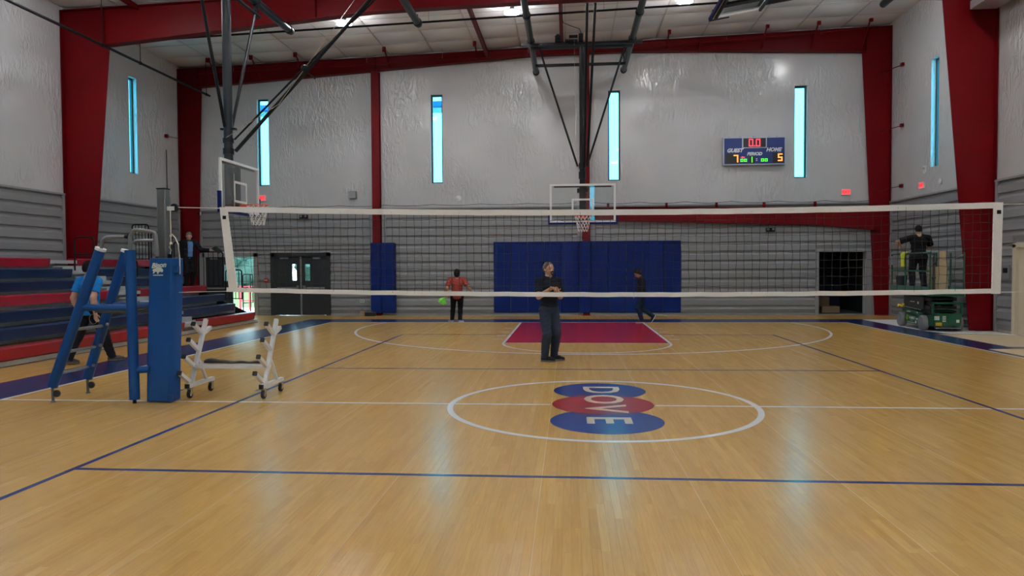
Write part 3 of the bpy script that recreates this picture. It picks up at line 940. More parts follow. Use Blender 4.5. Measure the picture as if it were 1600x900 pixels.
# ---------------------------------------------------------------- scoreboard
def seg(b, ch, x, z, w, h, th, y):
    """seven-segment figure as thin bars"""
    S7 = {'0': 'abcdef', '1': 'bc', '5': 'acdfg', '7': 'abc'}[ch]
    X0, X1, Z0, Z1, ZM = x - w / 2, x + w / 2, z - h / 2, z + h / 2, z
    e = th * .55
    if 'a' in S7: b.bx(X0 + (0 if ch != '7' else 0), X1, y, y + .01, Z1 - th, Z1)
    if 'd' in S7: b.bx(X0, X1, y, y + .01, Z0, Z0 + th)
    if 'g' in S7: b.bx(X0, X1, y, y + .01, ZM - th / 2, ZM + th / 2)
    if 'f' in S7: b.bx(X0, X0 + th, y, y + .01, ZM + (0), Z1 - th)
    if 'b' in S7: b.bx(X1 - th, X1, y, y + .01, ZM, Z1 - th if 'a' in S7 else Z1)
    if 'e' in S7: b.bx(X0, X0 + th, y, y + .01, Z0 + th, ZM)
    if 'c' in S7: b.bx(X1 - th, X1, y, y + .01, Z0 + th if 'd' in S7 else Z0, ZM)
def scoreboard():
    W_, H_ = 2.02, .92
    t = thing('scoreboard', 'blue electronic scoreboard on the end wall showing 7 to 5', 'scoreboard', (5.77, YB - .10, 5.00))
    h = W_ / 2
    MB().bx(-h, h, -.10, .09, 0, H_).build('cabinet', 'sbframe', t, smooth=None)
    MB().bx(-h + .035, h - .035, -.108, -.1, .035, H_ - .035).build('face', 'sbblue', t, smooth=None)
    y = -.112
    MB().bx(-.40, .40, -.116, -.1, H_ - .37, H_ - .02).build('clock_surround', 'sbframe', t, smooth=None)
    MB().bx(-.365, .365, -.122, -.1, H_ - .345, H_ - .045).build('clock_window', 'sbblack', t, smooth=None)
    for x0, x1, z0, z1 in ((-.93, -.55, .06, .38), (.58, .94, .06, .38), (-.17, .0, .05, .30)):
        MB().bx(x0, x1, y - .004, -.1, z0, z1).build('digit_window', 'sbblack', t, smooth=None)
    b = MB(); seg(b, '0', -.115, H_ - .195, .145, .25, .034, -.132); b.build('digit', 'ledred', t, smooth=None)
    b = MB(); seg(b, '0', .115, H_ - .195, .145, .25, .034, -.132); b.build('digit', 'ledred', t, smooth=None)
    MB().bx(-.02, .02, -.132, -.122, H_ - .32, H_ - .28).build('decimal_point', 'ledred', t, smooth=None)
    b = MB(); seg(b, '7', -.60, .21, .15, .25, .04, -.126); b.build('digit', 'ledorange', t, smooth=None)
    b = MB(); seg(b, '5', .83, .23, .15, .25, .04, -.126); b.build('digit', 'ledorange', t, smooth=None)
    b = MB(); seg(b, '1', -.09, .17, .06, .19, .035, -.126); b.build('digit', 'ledgreen', t, smooth=None)
    for x in (-.41, -.29, .26, .38):
        b = MB(); seg(b, '0', x, .15, .095, .10, .028, -.126); b.build('digit', 'ledgreen', t, smooth=None)
    MB().bx(.055, .095, -.118, -.1, .18, .205).bx(.055, .095, -.118, -.1, .125, .15).build('colon', 'sbtext', t, smooth=None)
    MB().prism([(-.45, .25), (-.37, .285), (-.37, .262), (-.31, .262), (-.31, .238), (-.37, .238), (-.37, .215)], 'y', -.124, -.112).build('possession_arrow', 'ledred', t, smooth=None)
    for s, x, z, sz in (('GUEST', -.64, .475, .17), ('HOME', .62, .485, .17), ('PERIOD', .0, .355, .14)):
        text(s, sz, (x, -.112, z), (PI / 2, 0, 0), 'sbtext', t, shear=.3, bold=.008, sx=1.0)
    for x in (-.80, -.45, 0, .5, .75):
        MB().bx(x - .03, x + .03, -.02, .02, H_, H_ + .03).build('hanger_clip', 'plgrey', t, smooth=None)
scoreboard()

# ---------------------------------------------------------------- small fittings on the walls
def exit_sign(loc, rz, label):
    t = thing('exit_sign', label, 'exit sign', loc, rz, 'lit red exit signs')
    MB().bx(-.15, .15, 0, .05, -.10, .10).build('case', 'plwhite', t, smooth=None)
    MB().bx(-.135, .135, -.006, 0, -.085, .085).build('face', 'exit', t, smooth=None)
    text('EXIT', .12, (0, -.008, 0), (PI / 2, 0, 0), 'exitd', t, bold=.003)
exit_sign((-11.16, YB - .051, 4.14), 0, 'lit red exit sign behind the side hoop')
exit_sign((8.78, YB - .051, 4.07), 0, 'lit red exit sign on the end wall right of the scoreboard')
exit_sign((XR - .051, 13.78, 4.02), -PI / 2, 'lit red exit sign on the right side wall')
def fit(name, label, cat, mb, m, loc, parts=(), group=None):
    t = thing(name, label, cat, loc, 0, group)
    mb.build('body', m, t)
    for n, b, mm in parts:
        b.build(n, mm, t)
    return t
fit('wall_speaker', 'grey box speaker on the end wall left of the red column', 'speaker', MB().bx(-.12, .12, -.13, -.001, -.13, .13), 'plgrey', (-7.86, YB, 4.20),
    [('grille', MB().bx(-.10, .10, -.14, -.13, -.11, .11), 'trimgrey')])
for x, z, lab in ((-9.62, 3.45, 'black twin emergency light on the ribbed wall left of the red column'), (6.32, 2.84, 'black twin emergency light under the red portal beam')):
    fit('emergency_light', lab, 'emergency light', MB().bx(-.14, .14, -.16, -.05, -.06, .07), 'black', (x, YB, z),
        [('lamp_head', MB().ball((-.08, -.17, .02), .04), 'plgrey'), ('lamp_head', MB().ball((.08, -.17, .02), .04), 'plgrey')], 'emergency lights')
for x, y, z, lab in ((-13.44, YB - .06, 3.62, 'small white dome camera in the left far corner'), (9.62, YB - .06, 2.78, 'small white dome camera beside the red corner column')):
    fit('dome_camera', lab, 'security camera', MB().lathe([(.075, 0), (.08, .03), (.06, .06)], (0, -.06, 0), 'y', 16), 'plwhite', (x, y, z),
        [('dome', MB().ball((0, -.08, 0), .05), 'black')], 'dome cameras')
fit('fire_alarm_pull', 'red fire alarm pull station between the doors', 'fire alarm', MB().bx(-.06, .06, -.10, -.05, -.08, .08), 'rail_red', (-11.02, YB - .02, 1.24),
    [('pull_handle', MB().bx(-.04, .04, -.115, -.10, -.02, .02), 'plwhite')])
fit('wall_outlet', 'white double wall outlet near the floor left of the column pad', 'outlet', MB().bx(-.08, .08, -.07, -.046, -.05, .05), 'plwhite', (-7.58, YB - .028, .50),
    [('socket', MB().bx(-.055, -.015, -.075, -.07, -.03, .03), 'plgrey'), ('socket', MB().bx(.015, .055, -.075, -.07, -.03, .03), 'plgrey')])
fit('wall_detector', 'flat white wireless unit on the end wall above the woman', 'wireless unit', MB().lathe([(.10, -.001), (.10, -.03), (.05, -.05)], (0, 0, 0), 'y', 18), 'plwhite', (-4.17, YB, 4.04),
    [('led', MB().ball((.0, -.05, -.03), .012), 'plgrey')])
fit('alarm_strobe', 'white alarm strobe on the right side wall beside the window', 'alarm', MB().bx(-.05, -.001, -.075, .075, -.11, .11), 'plwhite', (XR, 13.62, 4.47),
    [('strobe_lens', MB().bx(-.08, -.05, -.03, .03, .0, .06), 'clear')])
fit('wall_detector', 'flat white wireless unit on the right side wall', 'wireless unit', MB().lathe([(.09, -.001), (.09, -.03), (.05, -.05)], (0, 0, 0), 'x', 18), 'plwhite', (XR, 12.74, 4.02))
fit('key_panel', 'grey key panel on the ribbed wall beside the beige door', 'control panel', MB().bx(-.11, -.046, -.14, .14, -.17, .17), 'plgrey', (XR, 9.46, 1.47),
    [('screen', MB().bx(-.118, -.11, -.09, .09, -.02, .10), 'black')])
fit('junction_box', 'grey junction box high on the left wall behind the net post', 'junction box', MB().bx(.001, .12, -.14, .14, -.13, .13), 'plgrey', (XL, 15.0, 3.98),
    [('conduit', MB().tube((.03, .10, .13), (.03, .10, 1.75), .012, 8), 'black')])
# slack cable along the top of the grey wall
def sagline(x0, x1, z, n, amp, y):
    return [(x0 + (x1 - x0) * i / (n * 8), y, z(i / (n * 8)) - amp * abs(math.sin(PI * i / 8)) ** 1.0) for i in range(n * 8 + 1)]
o = MB().path(sagline(-13.3, -.1, lambda u: 3.83, 8, .035, YB - .09), .008, 5).build('wall_cable', 'black')
tag(o, 'thin black cable along the left half of the grey wall top', 'cable', 'wall cables')
o = MB().path(sagline(.5, 9.6, lambda u: 3.83 - .04 * u, 6, .05, YB - .09), .008, 5).build('wall_cable', 'black')
tag(o, 'thin black cable looping above the red portal beam', 'cable', 'wall cables')

# ---------------------------------------------------------------- pipes under the roof
t = thing('sprinkler_pipe', 'black pipe running along the upper left wall', 'pipe', (-12.67, 0, 7.6))
MB().tube((0, -16, 0), (0, 15.42, 0), .036, 10).build('pipe', 'black', t)
for y in (15.2, 11.4, 9.7, 4.0, -2.0):
    MB().tube((0, y, 0), (0, y, roof(-12.67) - 7.62), .012, 6).lathe([(.05, -.02), (.05, .02)], (0, y, 0), 'y', 10).build('hanger_rod', 'black', t)
t = thing('sprinkler_pipe', 'thin black pipe crossing the hall just below the lamps', 'pipe', (-12.6, 11.2, 8.17))
MB().tube((0, 0, 0), (19.5, 0, .62), .030, 8).build('pipe', 'black', t)
for i in range(8):
    x = 1.2 + i * 2.4
    MB().tube((x, 0, x * .0318), (x, 0, roof(x - 12.6) - 8.19), .006, 5).build('hanger_rod', 'bright', t)
t = thing('sprinkler_pipe', 'thin dark pipe along the far red rafter', 'pipe', (-13.2, 15.62, 8.42))
MB().path([(0, 0, 0), (8.8, 0, .22), (15.2, 0, .47), (22.3, 0, .86)], .022, 8).build('pipe', 'red', t)
for x in (1.3, 3.6, 6.0, 8.6, 11.5, 14, 18, 21):
    MB().tube((x, 0, .034 * x), (x, 0, roof(x - 13.2) - 8.45), .006, 5).build('hanger_rod', 'bright', t)
t = thing('duct', 'galvanised square duct end at the upper right corner', 'duct', (9.34, 8.6, 7.80))
MB().bx(0, .62, 0, 1.2, .03, .75).build('duct_box', 'galv', t, smooth=None)
MB().bx(-.03, .65, 0, .06, 0, .05).bx(-.03, .03, 0, .06, .05, .78).build('duct_flange', 'galv', t, smooth=None)
for z in (.22, .42, .62):
    MB().bx(-.012, 0, .06, 1.2, z, z + .03).build('duct_rib', 'bright', t, smooth=None)
t = thing('vent_pipe', 'dark spiral pipe end high by the right wall', 'pipe', (8.55, 11.6, 8.85))
MB().tube((0, 0, 0), (.55, 0, .14), .075, 16).build('pipe', 'darkpipe', t)
for i in range(3):
    MB().tube((.05 + i * .18, 0, .012 + i * .046), (.07 + i * .18, 0, .017 + i * .046), .085, 16).build('band', 'bright', t)

# ---------------------------------------------------------------- basketball hoops
def hoop_net(b, c, r0):
    """diamond cord net hanging under the rim"""
    n, rows = 12, 5
    def P(i, k):
        z = -k * .085
        r = r0 * (1 - .42 * (k / rows) ** .8)
        a = 2 * PI * (i + (.5 if k % 2 else 0)) / n
        return (c[0] + r * math.cos(a), c[1] + r * math.sin(a), c[2] + z)
    for k in range(rows):
        for i in range(n):
            b.tube(P(i, k), P(i, k + 1), .007, 4)
            b.tube(P(i, k), P(i - 1 if k % 2 == 0 else i + 1, k + 1), .007, 4)
def backboard(t):
    """board in the frame of its thing: face looks along -Y, face plane y=0, centre x=0, lower edge z=0"""
    MB().bx(-.87, .87, .004, .016, .05, 1.03).build('glass_panel', 'bbglass', t, smooth=None)
    f = MB()
    f.bx(-.915, .915, -.01, .035, 0, .055).bx(-.915, .915, -.01, .035, 1.015, 1.07).bx(-.915, -.86, -.01, .035, .055, 1.015).bx(.86, .915, -.01, .035, .055, 1.015)
    f.build('board_frame', 'white', t, smooth=None)
    g = MB()
    z0, z1 = .20, .66
    g.bx(-.305, .305, -.002, .003, z0, z0 + .05).bx(-.305, .305, -.002, .003, z1 - .05, z1).bx(-.305, -.255, -.002, .003, z0 + .05, z1 - .05).bx(.255, .305, -.002, .003, z0 + .05, z1 - .05)
    g.build('shooter_square', 'linewhite', t, smooth=None)
    p = MB().bx(-.965, .965, -.02, .05, -.055, .0).bx(-.965, -.917, -.02, .05, 0, .38).bx(.917, .965, -.02, .05, 0, .38)
    p.build('edge_pad', 'padblue', t, smooth=None)
    MB().bx(-.80, .80, .04, .09, .98, 1.03).bx(-.80, .80, .04, .09, .03, .08).bx(-.09, .09, .04, .09, .08, .98).build('back_brace', 'black', t, smooth=None)
    # goal
    z = .155
    gb = MB().bx(-.09, .09, -.15, -.012, z - .06, z + .012)
    gb.build('rim_bracket', 'rim', t, smooth=None)
    c = (0, -.15 - .229, z)
    MB().path(arc(c[0], c[1], .229, 0, 2 * PI, 31, w=z)[:-1], .010, 8, True).build('rim', 'rim', t)
    b = MB(); hoop_net(b, (c[0], c[1], z - .01), .225)
    b.build('hoop_net', 'netwhite', t)
# far hoop, let down from the roof
t = thing('basketball_hoop', 'far basketball hoop hanging over the red key', 'basketball hoop', (0.02, 11.58, 2.895), 0, 'ceiling-hung basketball hoops')
backboard(t)
def far_rig():
    def B(name, b, m='black'): return b.build(name, m, t, world=True)
    B('mast', MB().tube((0.02, 11.98, 3.0), (0.02, 11.98, 7.85), .078, 14).bx(-.13, .17, 11.68, 11.98, 3.15, 3.25).bx(-.13, .17, 11.68, 11.98, 3.75, 3.85), 'black')
    B('mast_sleeve', MB().tube((0.02, 11.98, 4.15), (0.02, 11.98, 4.35), .10, 14).tube((0.02, 11.98, 4.45), (0.02, 11.98, 4.6), .10, 14))
    for x in (-1.44, 1.46):
        B('roof_pipe', MB().tube((x, 4.2, 8.16), (x, 15.75, 8.16), .088, 16), 'darkpipe')
        for y in (15.6, 12.3, 10.15):
            B('pipe_clamp', MB().tube((x, y - .05, 8.16), (x, y + .05, 8.16), .11, 16).bx(x - .02, x + .02, y - .02, y + .02, 8.24, 8.45 if y < 15 else 8.75), 'black')
    B('cross_bar', MB().bx(-1.72, 1.74, 12.2, 12.28, 8.00, 8.075))
    B('cross_bar', MB().bx(-1.42, 1.44, 11.94, 12.02, 7.82, 7.90))
    B('cross_bar', MB().bx(-1.40, 1.42, 14.30, 14.38, 7.98, 8.06))
    for s in (-1, 1):
        B('side_brace', MB().tube((.02 + s * 1.2, 11.98, 7.84), (.02 + s * .13, 11.98, 4.5), .030, 10))
        B('brace_link', MB().tube((.02 + s * 1.2, 11.98, 7.84), (.02 + s * 1.22, 12.24, 8.02), .02, 8))
    B('fold_brace', MB().tube((.08, 11.90, 4.52), (.10, 9.3, 8.12), .034, 10))
    B('fold_brace', MB().tube((.16, 11.90, 4.50), (.30, 9.3, 8.12), .034, 10))
    B('winch_motor', MB().bx(-.74, -.58, 12.1, 12.3, 8.08, 8.24).tube((-.66, 12.1, 8.2), (-.66, 12.02, 8.2), .06, 12).bx(-.45, -.10, 12.12, 12.26, 8.08, 8.13).tube((-.34, 12.1, 8.2), (-.10, 12.1, 8.2), .045, 10).bx(-.07, .06, 12.08, 12.3, 8.08, 8.28))
    B('power_cord', MB().path([(-.55, 11.6, 8.95), (-.55, 11.65, 8.62), (-.5, 11.75, 8.48), (-.3, 11.85, 8.42), (-.05, 12.0, 8.38), (0, 12.1, 8.28)], .010, 6))
    B('hoist_cable', MB().tube((-.20, 12.0, 8.1), (-.16, 11.98, 5.4), .005, 5), 'bright')
far_rig()
# side hoop, let down, facing across the court
t = thing('basketball_hoop', 'side basketball hoop facing across the court above the net', 'basketball hoop', (-7.50, 6.6, 2.885), PI / 2, 'ceiling-hung basketball hoops')
backboard(t)
def side_rig():
    def B(name, b, m='black'): return b.build(name, m, t, world=True)
    xm = -7.76
    B('mast', MB().tube((xm, 6.6, 2.98), (xm, 6.6, 7.72), .095, 14).bx(xm, -7.56, 6.5, 6.7, 3.15, 3.25).bx(xm, -7.56, 6.5, 6.7, 3.75, 3.85), 'darkpipe')
    B('mast_sleeve', MB().tube((xm, 6.6, 4.15), (xm, 6.6, 4.28), .115, 14), 'black')
    B('mast_sleeve', MB().tube((xm, 6.6, 4.40), (xm, 6.6, 4.5), .115, 14), 'black')
    B('mast_bracket', MB().bx(xm - .16, xm + .18, 6.55, 6.65, 4.68, 4.72), 'black')
    for x, z in ((xm, 8.0), (-4.3, 8.08)):
        B('roof_pipe', MB().tube((x, 3.6, z), (x, 10.3, z), .095, 16), 'darkpipe')
        for y in (10.15, 8.1, 4.2):
            B('pipe_clamp', MB().tube((x, y - .05, z), (x, y + .05, z), .115, 16).bx(x - .02, x + .02, y - .02, y + .02, z + .05, 8.28), 'black')
    B('hanger_tube', MB().tube((xm, 4.9, 7.70), (xm, 8.3, 7.70), .042, 10).bx(xm - .03, xm + .03, 8.05, 8.15, 7.7, 8.0).bx(xm - .03, xm + .03, 5.05, 5.15, 7.7, 8.0))
    B('side_brace', MB().tube((xm, 6.45, 4.72), (xm, 5.35, 7.66), .035, 10))
    B('side_brace', MB().tube((xm, 6.75, 4.72), (xm, 8.05, 7.66), .035, 10))
    B('fold_brace', MB().tube((xm + .16, 6.6, 4.22), (-4.35, 6.6, 7.62), .040, 10).tube((-4.35, 6.6, 7.62), (-4.3, 6.6, 8.0), .03, 8))
    B('fold_brace', MB().tube((xm + .14, 6.6, 4.47), (-6.0, 6.6, 6.02), .022, 8).tube((-6.0, 6.6, 6.02), (-4.2, 6.62, 7.62), .022, 8))
    B('brace_clamp', MB().ball((-6.02, 6.6, 5.96), .09).tube((-6.0, 6.6, 5.9), (-5.75, 6.45, 5.7), .015, 6))
    B('wire', MB().path([(xm, 6.5, 4.5), (-6.6, 6.55, 5.2), (-4.6, 6.55, 7.75)], .006, 5), 'bright')
side_rig()
# side hoop of the other side, folded up under the roof
def folded_hoop():
    t = thing('basketball_hoop', 'folded-up basketball hoop stowed under the roof, upper right', 'basketball hoop', (2.75, 6.6, 7.06), 0, 'ceiling-hung basketball hoops')
    h = bpy.data.objects
    before = set(h)
    backboard(t)
    tilt = math.atan2(.35, 2.14)
    # lay the board over: its height runs along +X and rises, its face turns up
    R = Matrix.Rotation(-tilt, 4, 'Y') @ Matrix(((0, 0, 1, 0), (-1, 0, 0, 0), (0, -1, 0, 0), (0, 0, 0, 1)))
    for o in set(h) - before:
        o.data.transform(R)
    def B(name, b, m='black'): return b.build(name, m, t)
    B('mast', MB().tube((.1, 0, .46), (4.6, 0, 1.0), .085, 12), 'darkpipe')
    for s in (-1, 1):
        B('roof_arm', MB().obox((.02, s * .90, .12), (2.3, s * .90, .47), .05, .10))
        B('roof_pipe', MB().tube((4.6, s * 1.3, 1.0), (4.6, s * 1.3 + s * 2.0, 1.0), .09, 12), 'darkpipe')
    B('cross_bar', MB().bx(4.55, 4.65, -1.3, 1.3, .95, 1.05))
folded_hoop()
# ---------------------------------------------------------------- bleachers
BX, BD, BR = -9.85, 0.58, 0.268
def bz(k): return 0.34 + BR * (k - 1)
BY0, BA0, BA1, BY1 = -5.0, 8.47, 9.45, 12.95
def bleachers():
    t = thing('bleachers', 'telescopic bleachers with red and navy benches along the left wall', 'bleachers', (BX, 4.0, 0))
    def B(name, b, m, **k): return b.build(name, m, t, world=True, **k)
    cols = ['benchred', 'benchnavy', 'benchnavy', 'benchred', 'benchnavy', 'benchnavy', 'benchred']
    for k in range(1, 8):
        x, z = BX - BD * (k - 1), bz(k)
        prof = [(x - .27, z - .205), (x - .045, z - .215), (x - .008, z - .045), (x, z - .02), (x - .02, z), (x - .27, z)]
        for a, b in ((BY0, BA0), (BA1, BY1 - (.45 if k == 1 else .55 if k == 2 else 0))):
            B('bench_seat', MB().prism(prof, 'y', a, b), cols[k - 1], smooth=None, bevel=.008)
            # brackets under the bench
        B('deck', MB().bx(x - (BD + .02 if k < 7 else .30), x - .275, BY0, BY1, z - .075, z - .045).bx(x - .275, x - .02, BA0, BA1, z - .075, z - .045), 'alum', smooth=None)
        B('deck_nosing', MB().bx(x - .03, x - .012, BA0, BA1, z - .13, z - .045), 'alum', smooth=None)
        zb = bz(k - 1) - .045 if k > 1 else .10
        B('riser', MB().bx(x - .285, x - .27, BY0, BY1, zb, z - .075), 'alum', smooth=None)
        if k > 1:
            B('half_step', MB().bx(x - .01, x + .26, BA0 + .08, BA1 - .08, zb + .09, zb + .12).bx(x + .235, x + .26, BA0 + .08, BA1 - .08, zb + .0, zb + .09), 'alum', smooth=None)
        for y in (BY1 - .06,):
            B('end_post', MB().bx(x - .40, x - .32, y, y + .05, 0.0, z - .075), 'black', smooth=None)
    B('kick_panel', MB().bx(BX - .30, BX - .12, BY0, BY1 - .1, .012, .10), 'alum', smooth=None)
    B('wheel_channel', MB().bx(BX - .32, BX - .14, BY0, BY1, 0.0, .02), 'black', smooth=None)
    B('end_shade_panel', MB().prism([(BX - .35, .02), (BX - BD * 6 - .3, .02), (BX - BD * 6 - .3, bz(7) - .08), (BX - .35, bz(1) - .08)], 'y', BY1 - .03, BY1 - .015), 'black', smooth=None)  # dark sheet added across the open end, in place of the shade beneath
    # hand loops in the aisle
    for k, h in ((2, .86), (4, .80), (6, .86)):
        x, z = BX - BD * (k - 1) - .10, bz(k) - .045
        y = 8.96
        p = [(x - .20, y, z)] + [(x - .20, y, z + h - .1)] + arc(x - .10, z + h - .1, .10, PI, PI / 2, 5, plane='xz', w=y)
        p += arc(x + .22, z + h - .1, .10, PI / 2, 0, 5, plane='xz', w=y) + [(x + .32, y, z + h - .35)]
        p += arc(x + .22, z + h - .35, .10, 0, -PI / 2, 5, plane='xz', w=y) + [(x - .20, y, z + h - .45)]
        B('aisle_rail', MB().path(p, .021, 8), 'black')
    # guard rails down the far end
    for x0, x1, z0, z1 in ((-14.03, -13.50, 1.95, 3.06), (-13.42, -12.75, 1.75, 2.80), (-12.68, -11.95, 1.42, 2.50), (-11.88, -11.1, 1.10, 2.18), (-11.02, -10.5, .70, 1.62)):
        y = BY1 + .05
        p = [(x0, y, z0)] + arc(x0 + .08, z1 - .08, .08, PI, PI / 2, 4, plane='xz', w=y) + arc(x1 - .08, z1 - .08, .08, PI / 2, 0, 4, plane='xz', w=y) + [(x1, y, z0)]
        r = B('end_rail', MB().path(p, .021, 8), 'black')
        n = 5
        for i in range(1, n):
            x = x0 + (x1 - x0) * i / n
            b = MB().tube((x, y, z0), (x, y, z1), .011, 6)
            o = b.build('baluster', 'black', r)
            o.data.transform(t.matrix_basis.inverted())
        o = MB().tube((x0, y, z0 + .03), (x1, y, z0 + .03), .015, 6).build('bottom_rail', 'black', r)
        o.data.transform(t.matrix_basis.inverted())
bleachers()

# ---------------------------------------------------------------- volleyball net and posts
def net():
    t = thing('volleyball_net', 'volleyball net with white tapes stretched across the hall', 'volleyball net', (0, 0, 0))
    xl, xr = -4.62, 4.52
    def top(x):
        u = (x - xl) / (xr - xl)
        return 2.405 - .065 * u - 4 * .085 * u * (1 - u) * .72
    def bot(x):
        u = (x - xl) / (xr - xl)
        return 1.405 - .045 * u - 4 * .07 * u * (1 - u) * .75
    n = 60
    def band(f, h0, h1, w, wob):
        v = []; q = []
        for i in range(n + 1):
            x = xl + (xr - xl) * i / n
            j = wob * math.sin(i * 1.7) * math.sin(i * .37)
            for y in (-w, w):
                for h in (h0, h1):
                    v.append((x, y + j * .5, f(x) + h + j))
        for i in range(n):
            a, b = 4 * i, 4 * i + 4
            q += [(a, b, b + 1, a + 1), (a + 2, a + 3, b + 3, b + 2), (a + 1, b + 1, b + 3, a + 3), (a, a + 2, b + 2, b)]
        q += [(0, 1, 3, 2), (4 * n, 4 * n + 2, 4 * n + 3, 4 * n + 1)]
        return MB().add(v, q)
    band(top, -.035, .032, .006, .002).build('top_tape', 'tape', t, smooth=None)
    band(bot, -.028, .026, .005, .003).build('bottom_tape', 'tape', t, smooth=None)
    # side tapes; the left one is pulled out at the top
    MB().prism([(-4.69, 2.43), (-4.595, 2.42), (-4.475, 1.375), (-4.585, 1.375)], 'y', -.008, .008).build('side_tape', 'tape', t, smooth=None)
    MB().prism([(4.475, 2.37), (4.575, 2.37), (4.56, 1.325), (4.465, 1.325)], 'y', -.008, .008).build('side_tape', 'tape', t, smooth=None)
    for x, z in ((-4.63, 2.30), (4.53, 2.26)):
        MB().bx(x - .022, x + .022, -.011, -.008, z - .022, z + .022).build('tape_mark', 'black', t, smooth=None)
    # knotted cords
    v = []; f = []
    def strand(p, q, r=.0016):
        b = len(v)
        d = (Vector(q) - Vector(p)).normalized()
        a = d.cross(Vector((0, 1, 0))).normalized() * r
        c = Vector((0, r, 0))
        for e in (p, q):
            e = Vector(e)
            v.extend([tuple(e + a), tuple(e + c), tuple(e - a), tuple(e - c)])
        for k in range(4):
            f.append((b + k, b + (k + 1) % 4, b + 4 + (k + 1) % 4, b + 4 + k))
    rng = random.Random(5)
    cols, rows = 100, 10
    P = {}
    for i in range(cols + 1):
        x = xl + (xr - xl) * i / cols
        for j in range(rows + 1):
            u = j / rows
            sl = (1 - u) * .09 * max(0, 1 - (x - xl) / 1.2)
            P[i, j] = (x + sl + (rng.random() - .5) * .012, (rng.random() - .5) * .01, bot(x) + (top(x) - bot(x)) * u + (rng.random() - .5) * .014)
    for i in range(cols + 1):
        for j in range(rows):
            strand(P[i, j], P[i, j + 1], .0026)
    for i in range(cols):
        for j in range(1, rows):
            strand(P[i, j], P[i + 1, j], .0022)
    o = MB().add(v, f).build('net_mesh', 'cord', t, smooth=None)
    o['kind'] = 'stuff'
    # cords to the posts
    MB().tube((-5.30, 0, 2.435), (-4.66, 0, 2.415), .006, 6).build('top_cable', 'rope', t)
    MB().tube((4.55, 0, 2.345), (5.36, 0, 2.36), .006, 6).build('top_cable', 'rope', t)
    MB().tube((-5.24, 0, 1.372), (-4.55, 0, 1.385), .004, 6).build('bottom_cord', 'rope', t)
    MB().tube((4.53, 0, 1.345), (5.25, 0, 1.345), .004, 6).build('bottom_cord', 'rope', t)
net()

def net_post(x, s, label, logo):
    """s = +1 when the net lies towards +X"""
    t = thing('net_post', label, 'net post', (x, 0, 0), 0, 'volleyball net posts')
    MB().bx(-.055, .055, -.06, .06, 0, 2.66).build('upright', 'postgrey', t, bevel=.012)
    MB().bx(-.057, .057, -.062, .062, 2.66, 2.672).build('end_cap', 'black', t)
    MB().bx(min(.05 * s, .15 * s), max(.05 * s, .15 * s), -.02, .02, 2.395, 2.445).build('pulley_bracket', 'white', t, smooth=None)
    MB().lathe([(.045, -.012), (.05, -.018), (.05, .018), (.045, .012)], (.145 * s, 0, 2.43), 'y', 16).build('pulley', 'black', t)
    MB().tube((.10 * s, -.02, 2.42), (.10 * s, -.02, 1.98), .006, 6).build('rope', 'rope', t)
    MB().path([(.10 * s, -.02, 2.08), (.12 * s, -.03, 2.10), (.16 * s, -.03, 2.06), (.20 * s, -.03, 1.97), (.215 * s, -.03, 1.80), (.215 * s, -.03, 1.60)], .007, 6).build('rope', 'rope', t)
    MB().ball((.10 * s, -.02, 2.08), .016).ball((.10 * s, -.02, 1.985), .018).build('knot', 'rope', t)
    MB().path([(.10 * s, -.02, 1.985), (.07 * s, -.02, 1.94), (.10 * s, -.02, 1.90), (.085 * s, -.02, 1.86), (.10 * s, -.02, 1.84)], .007, 6).build('hook', 'bright', t)
    MB().bx(.085 * s - .02, .085 * s + .02, -.04, 0, 1.78, 1.85).build('hook_base', 'black', t, smooth=None)
    # thick padded wrap, slightly skewed, open seam on the net side
    p = []
    v = []
    for z, dx in ((0.012, -.045), (.5, -.030), (1.2, 0.005), (1.72, .025), (1.80, .028)):
        w = .168 if z < 1.75 else .162
        d = .095
        for a, c in ((-w, -d), (-w * .9, -d - .02), (w * .75, -d - .022), (w * .88, -d), (w, -d + .05), (w, d), (-w, d)):
            v.append(((a + dx * 1.0) * 1.0, c, z))
    n = 7
    f = [(i * n + k, i * n + (k + 1) % n, (i + 1) * n + (k + 1) % n, (i + 1) * n + k) for i in range(4) for k in range(n)] + [tuple(range(n - 1, -1, -1)), tuple(4 * n + k for k in range(n))]
    pad = MB().add(v, f).build('post_pad', 'padroyal', t, smooth=40, bevel=.012)
    MB().bx(.17, .215, -.10, -.03, 1.62, 1.70).build('pad_strap', 'padroyal', pad, smooth=None)
    MB().prism([(.07, -.11), (.15, -.145), (.13, -.09)], 'z', .012, .09).build('pad_flap', 'padroyal', pad, smooth=None)
    if logo:
        b = MB()
        cx, cz, y = -.015, 1.665, -.119
        # running bison under its name, over a bar
        body = [(-.075, -.005), (-.06, .012), (-.03, .020), (0, .032), (.03, .030), (.055, .015), (.065, -.005), (.06, -.025), (.045, -.03), (.035, -.02), (.01, -.028), (.0, -.05), (-.012, -.05), (-.015, -.025), (-.04, -.022), (-.055, -.045), (-.068, -.045), (-.06, -.02)]
        b.prism([(cx + p[0], cz + p[1] - .01) for p in body], 'y', y - .004, y)
        b.build('logo_animal', 'decal', pad, smooth=None)
        MB().bx(cx - .065, cx + .062, y - .004, y, cz - .082, cz - .070).build('logo_bar', 'decal', pad, smooth=None)
        text('Bison', .085, (cx + .005, y, cz + .045), (PI / 2, -.08, 0), 'decal', pad, 'logo_name', shear=.35, bold=.003)
    return t
net_post(-5.42, 1, 'grey net post in a royal blue pad, beside the referee stand', True)
net_post(5.46, -1, 'net post in a royal blue pad just right of the picture', False)

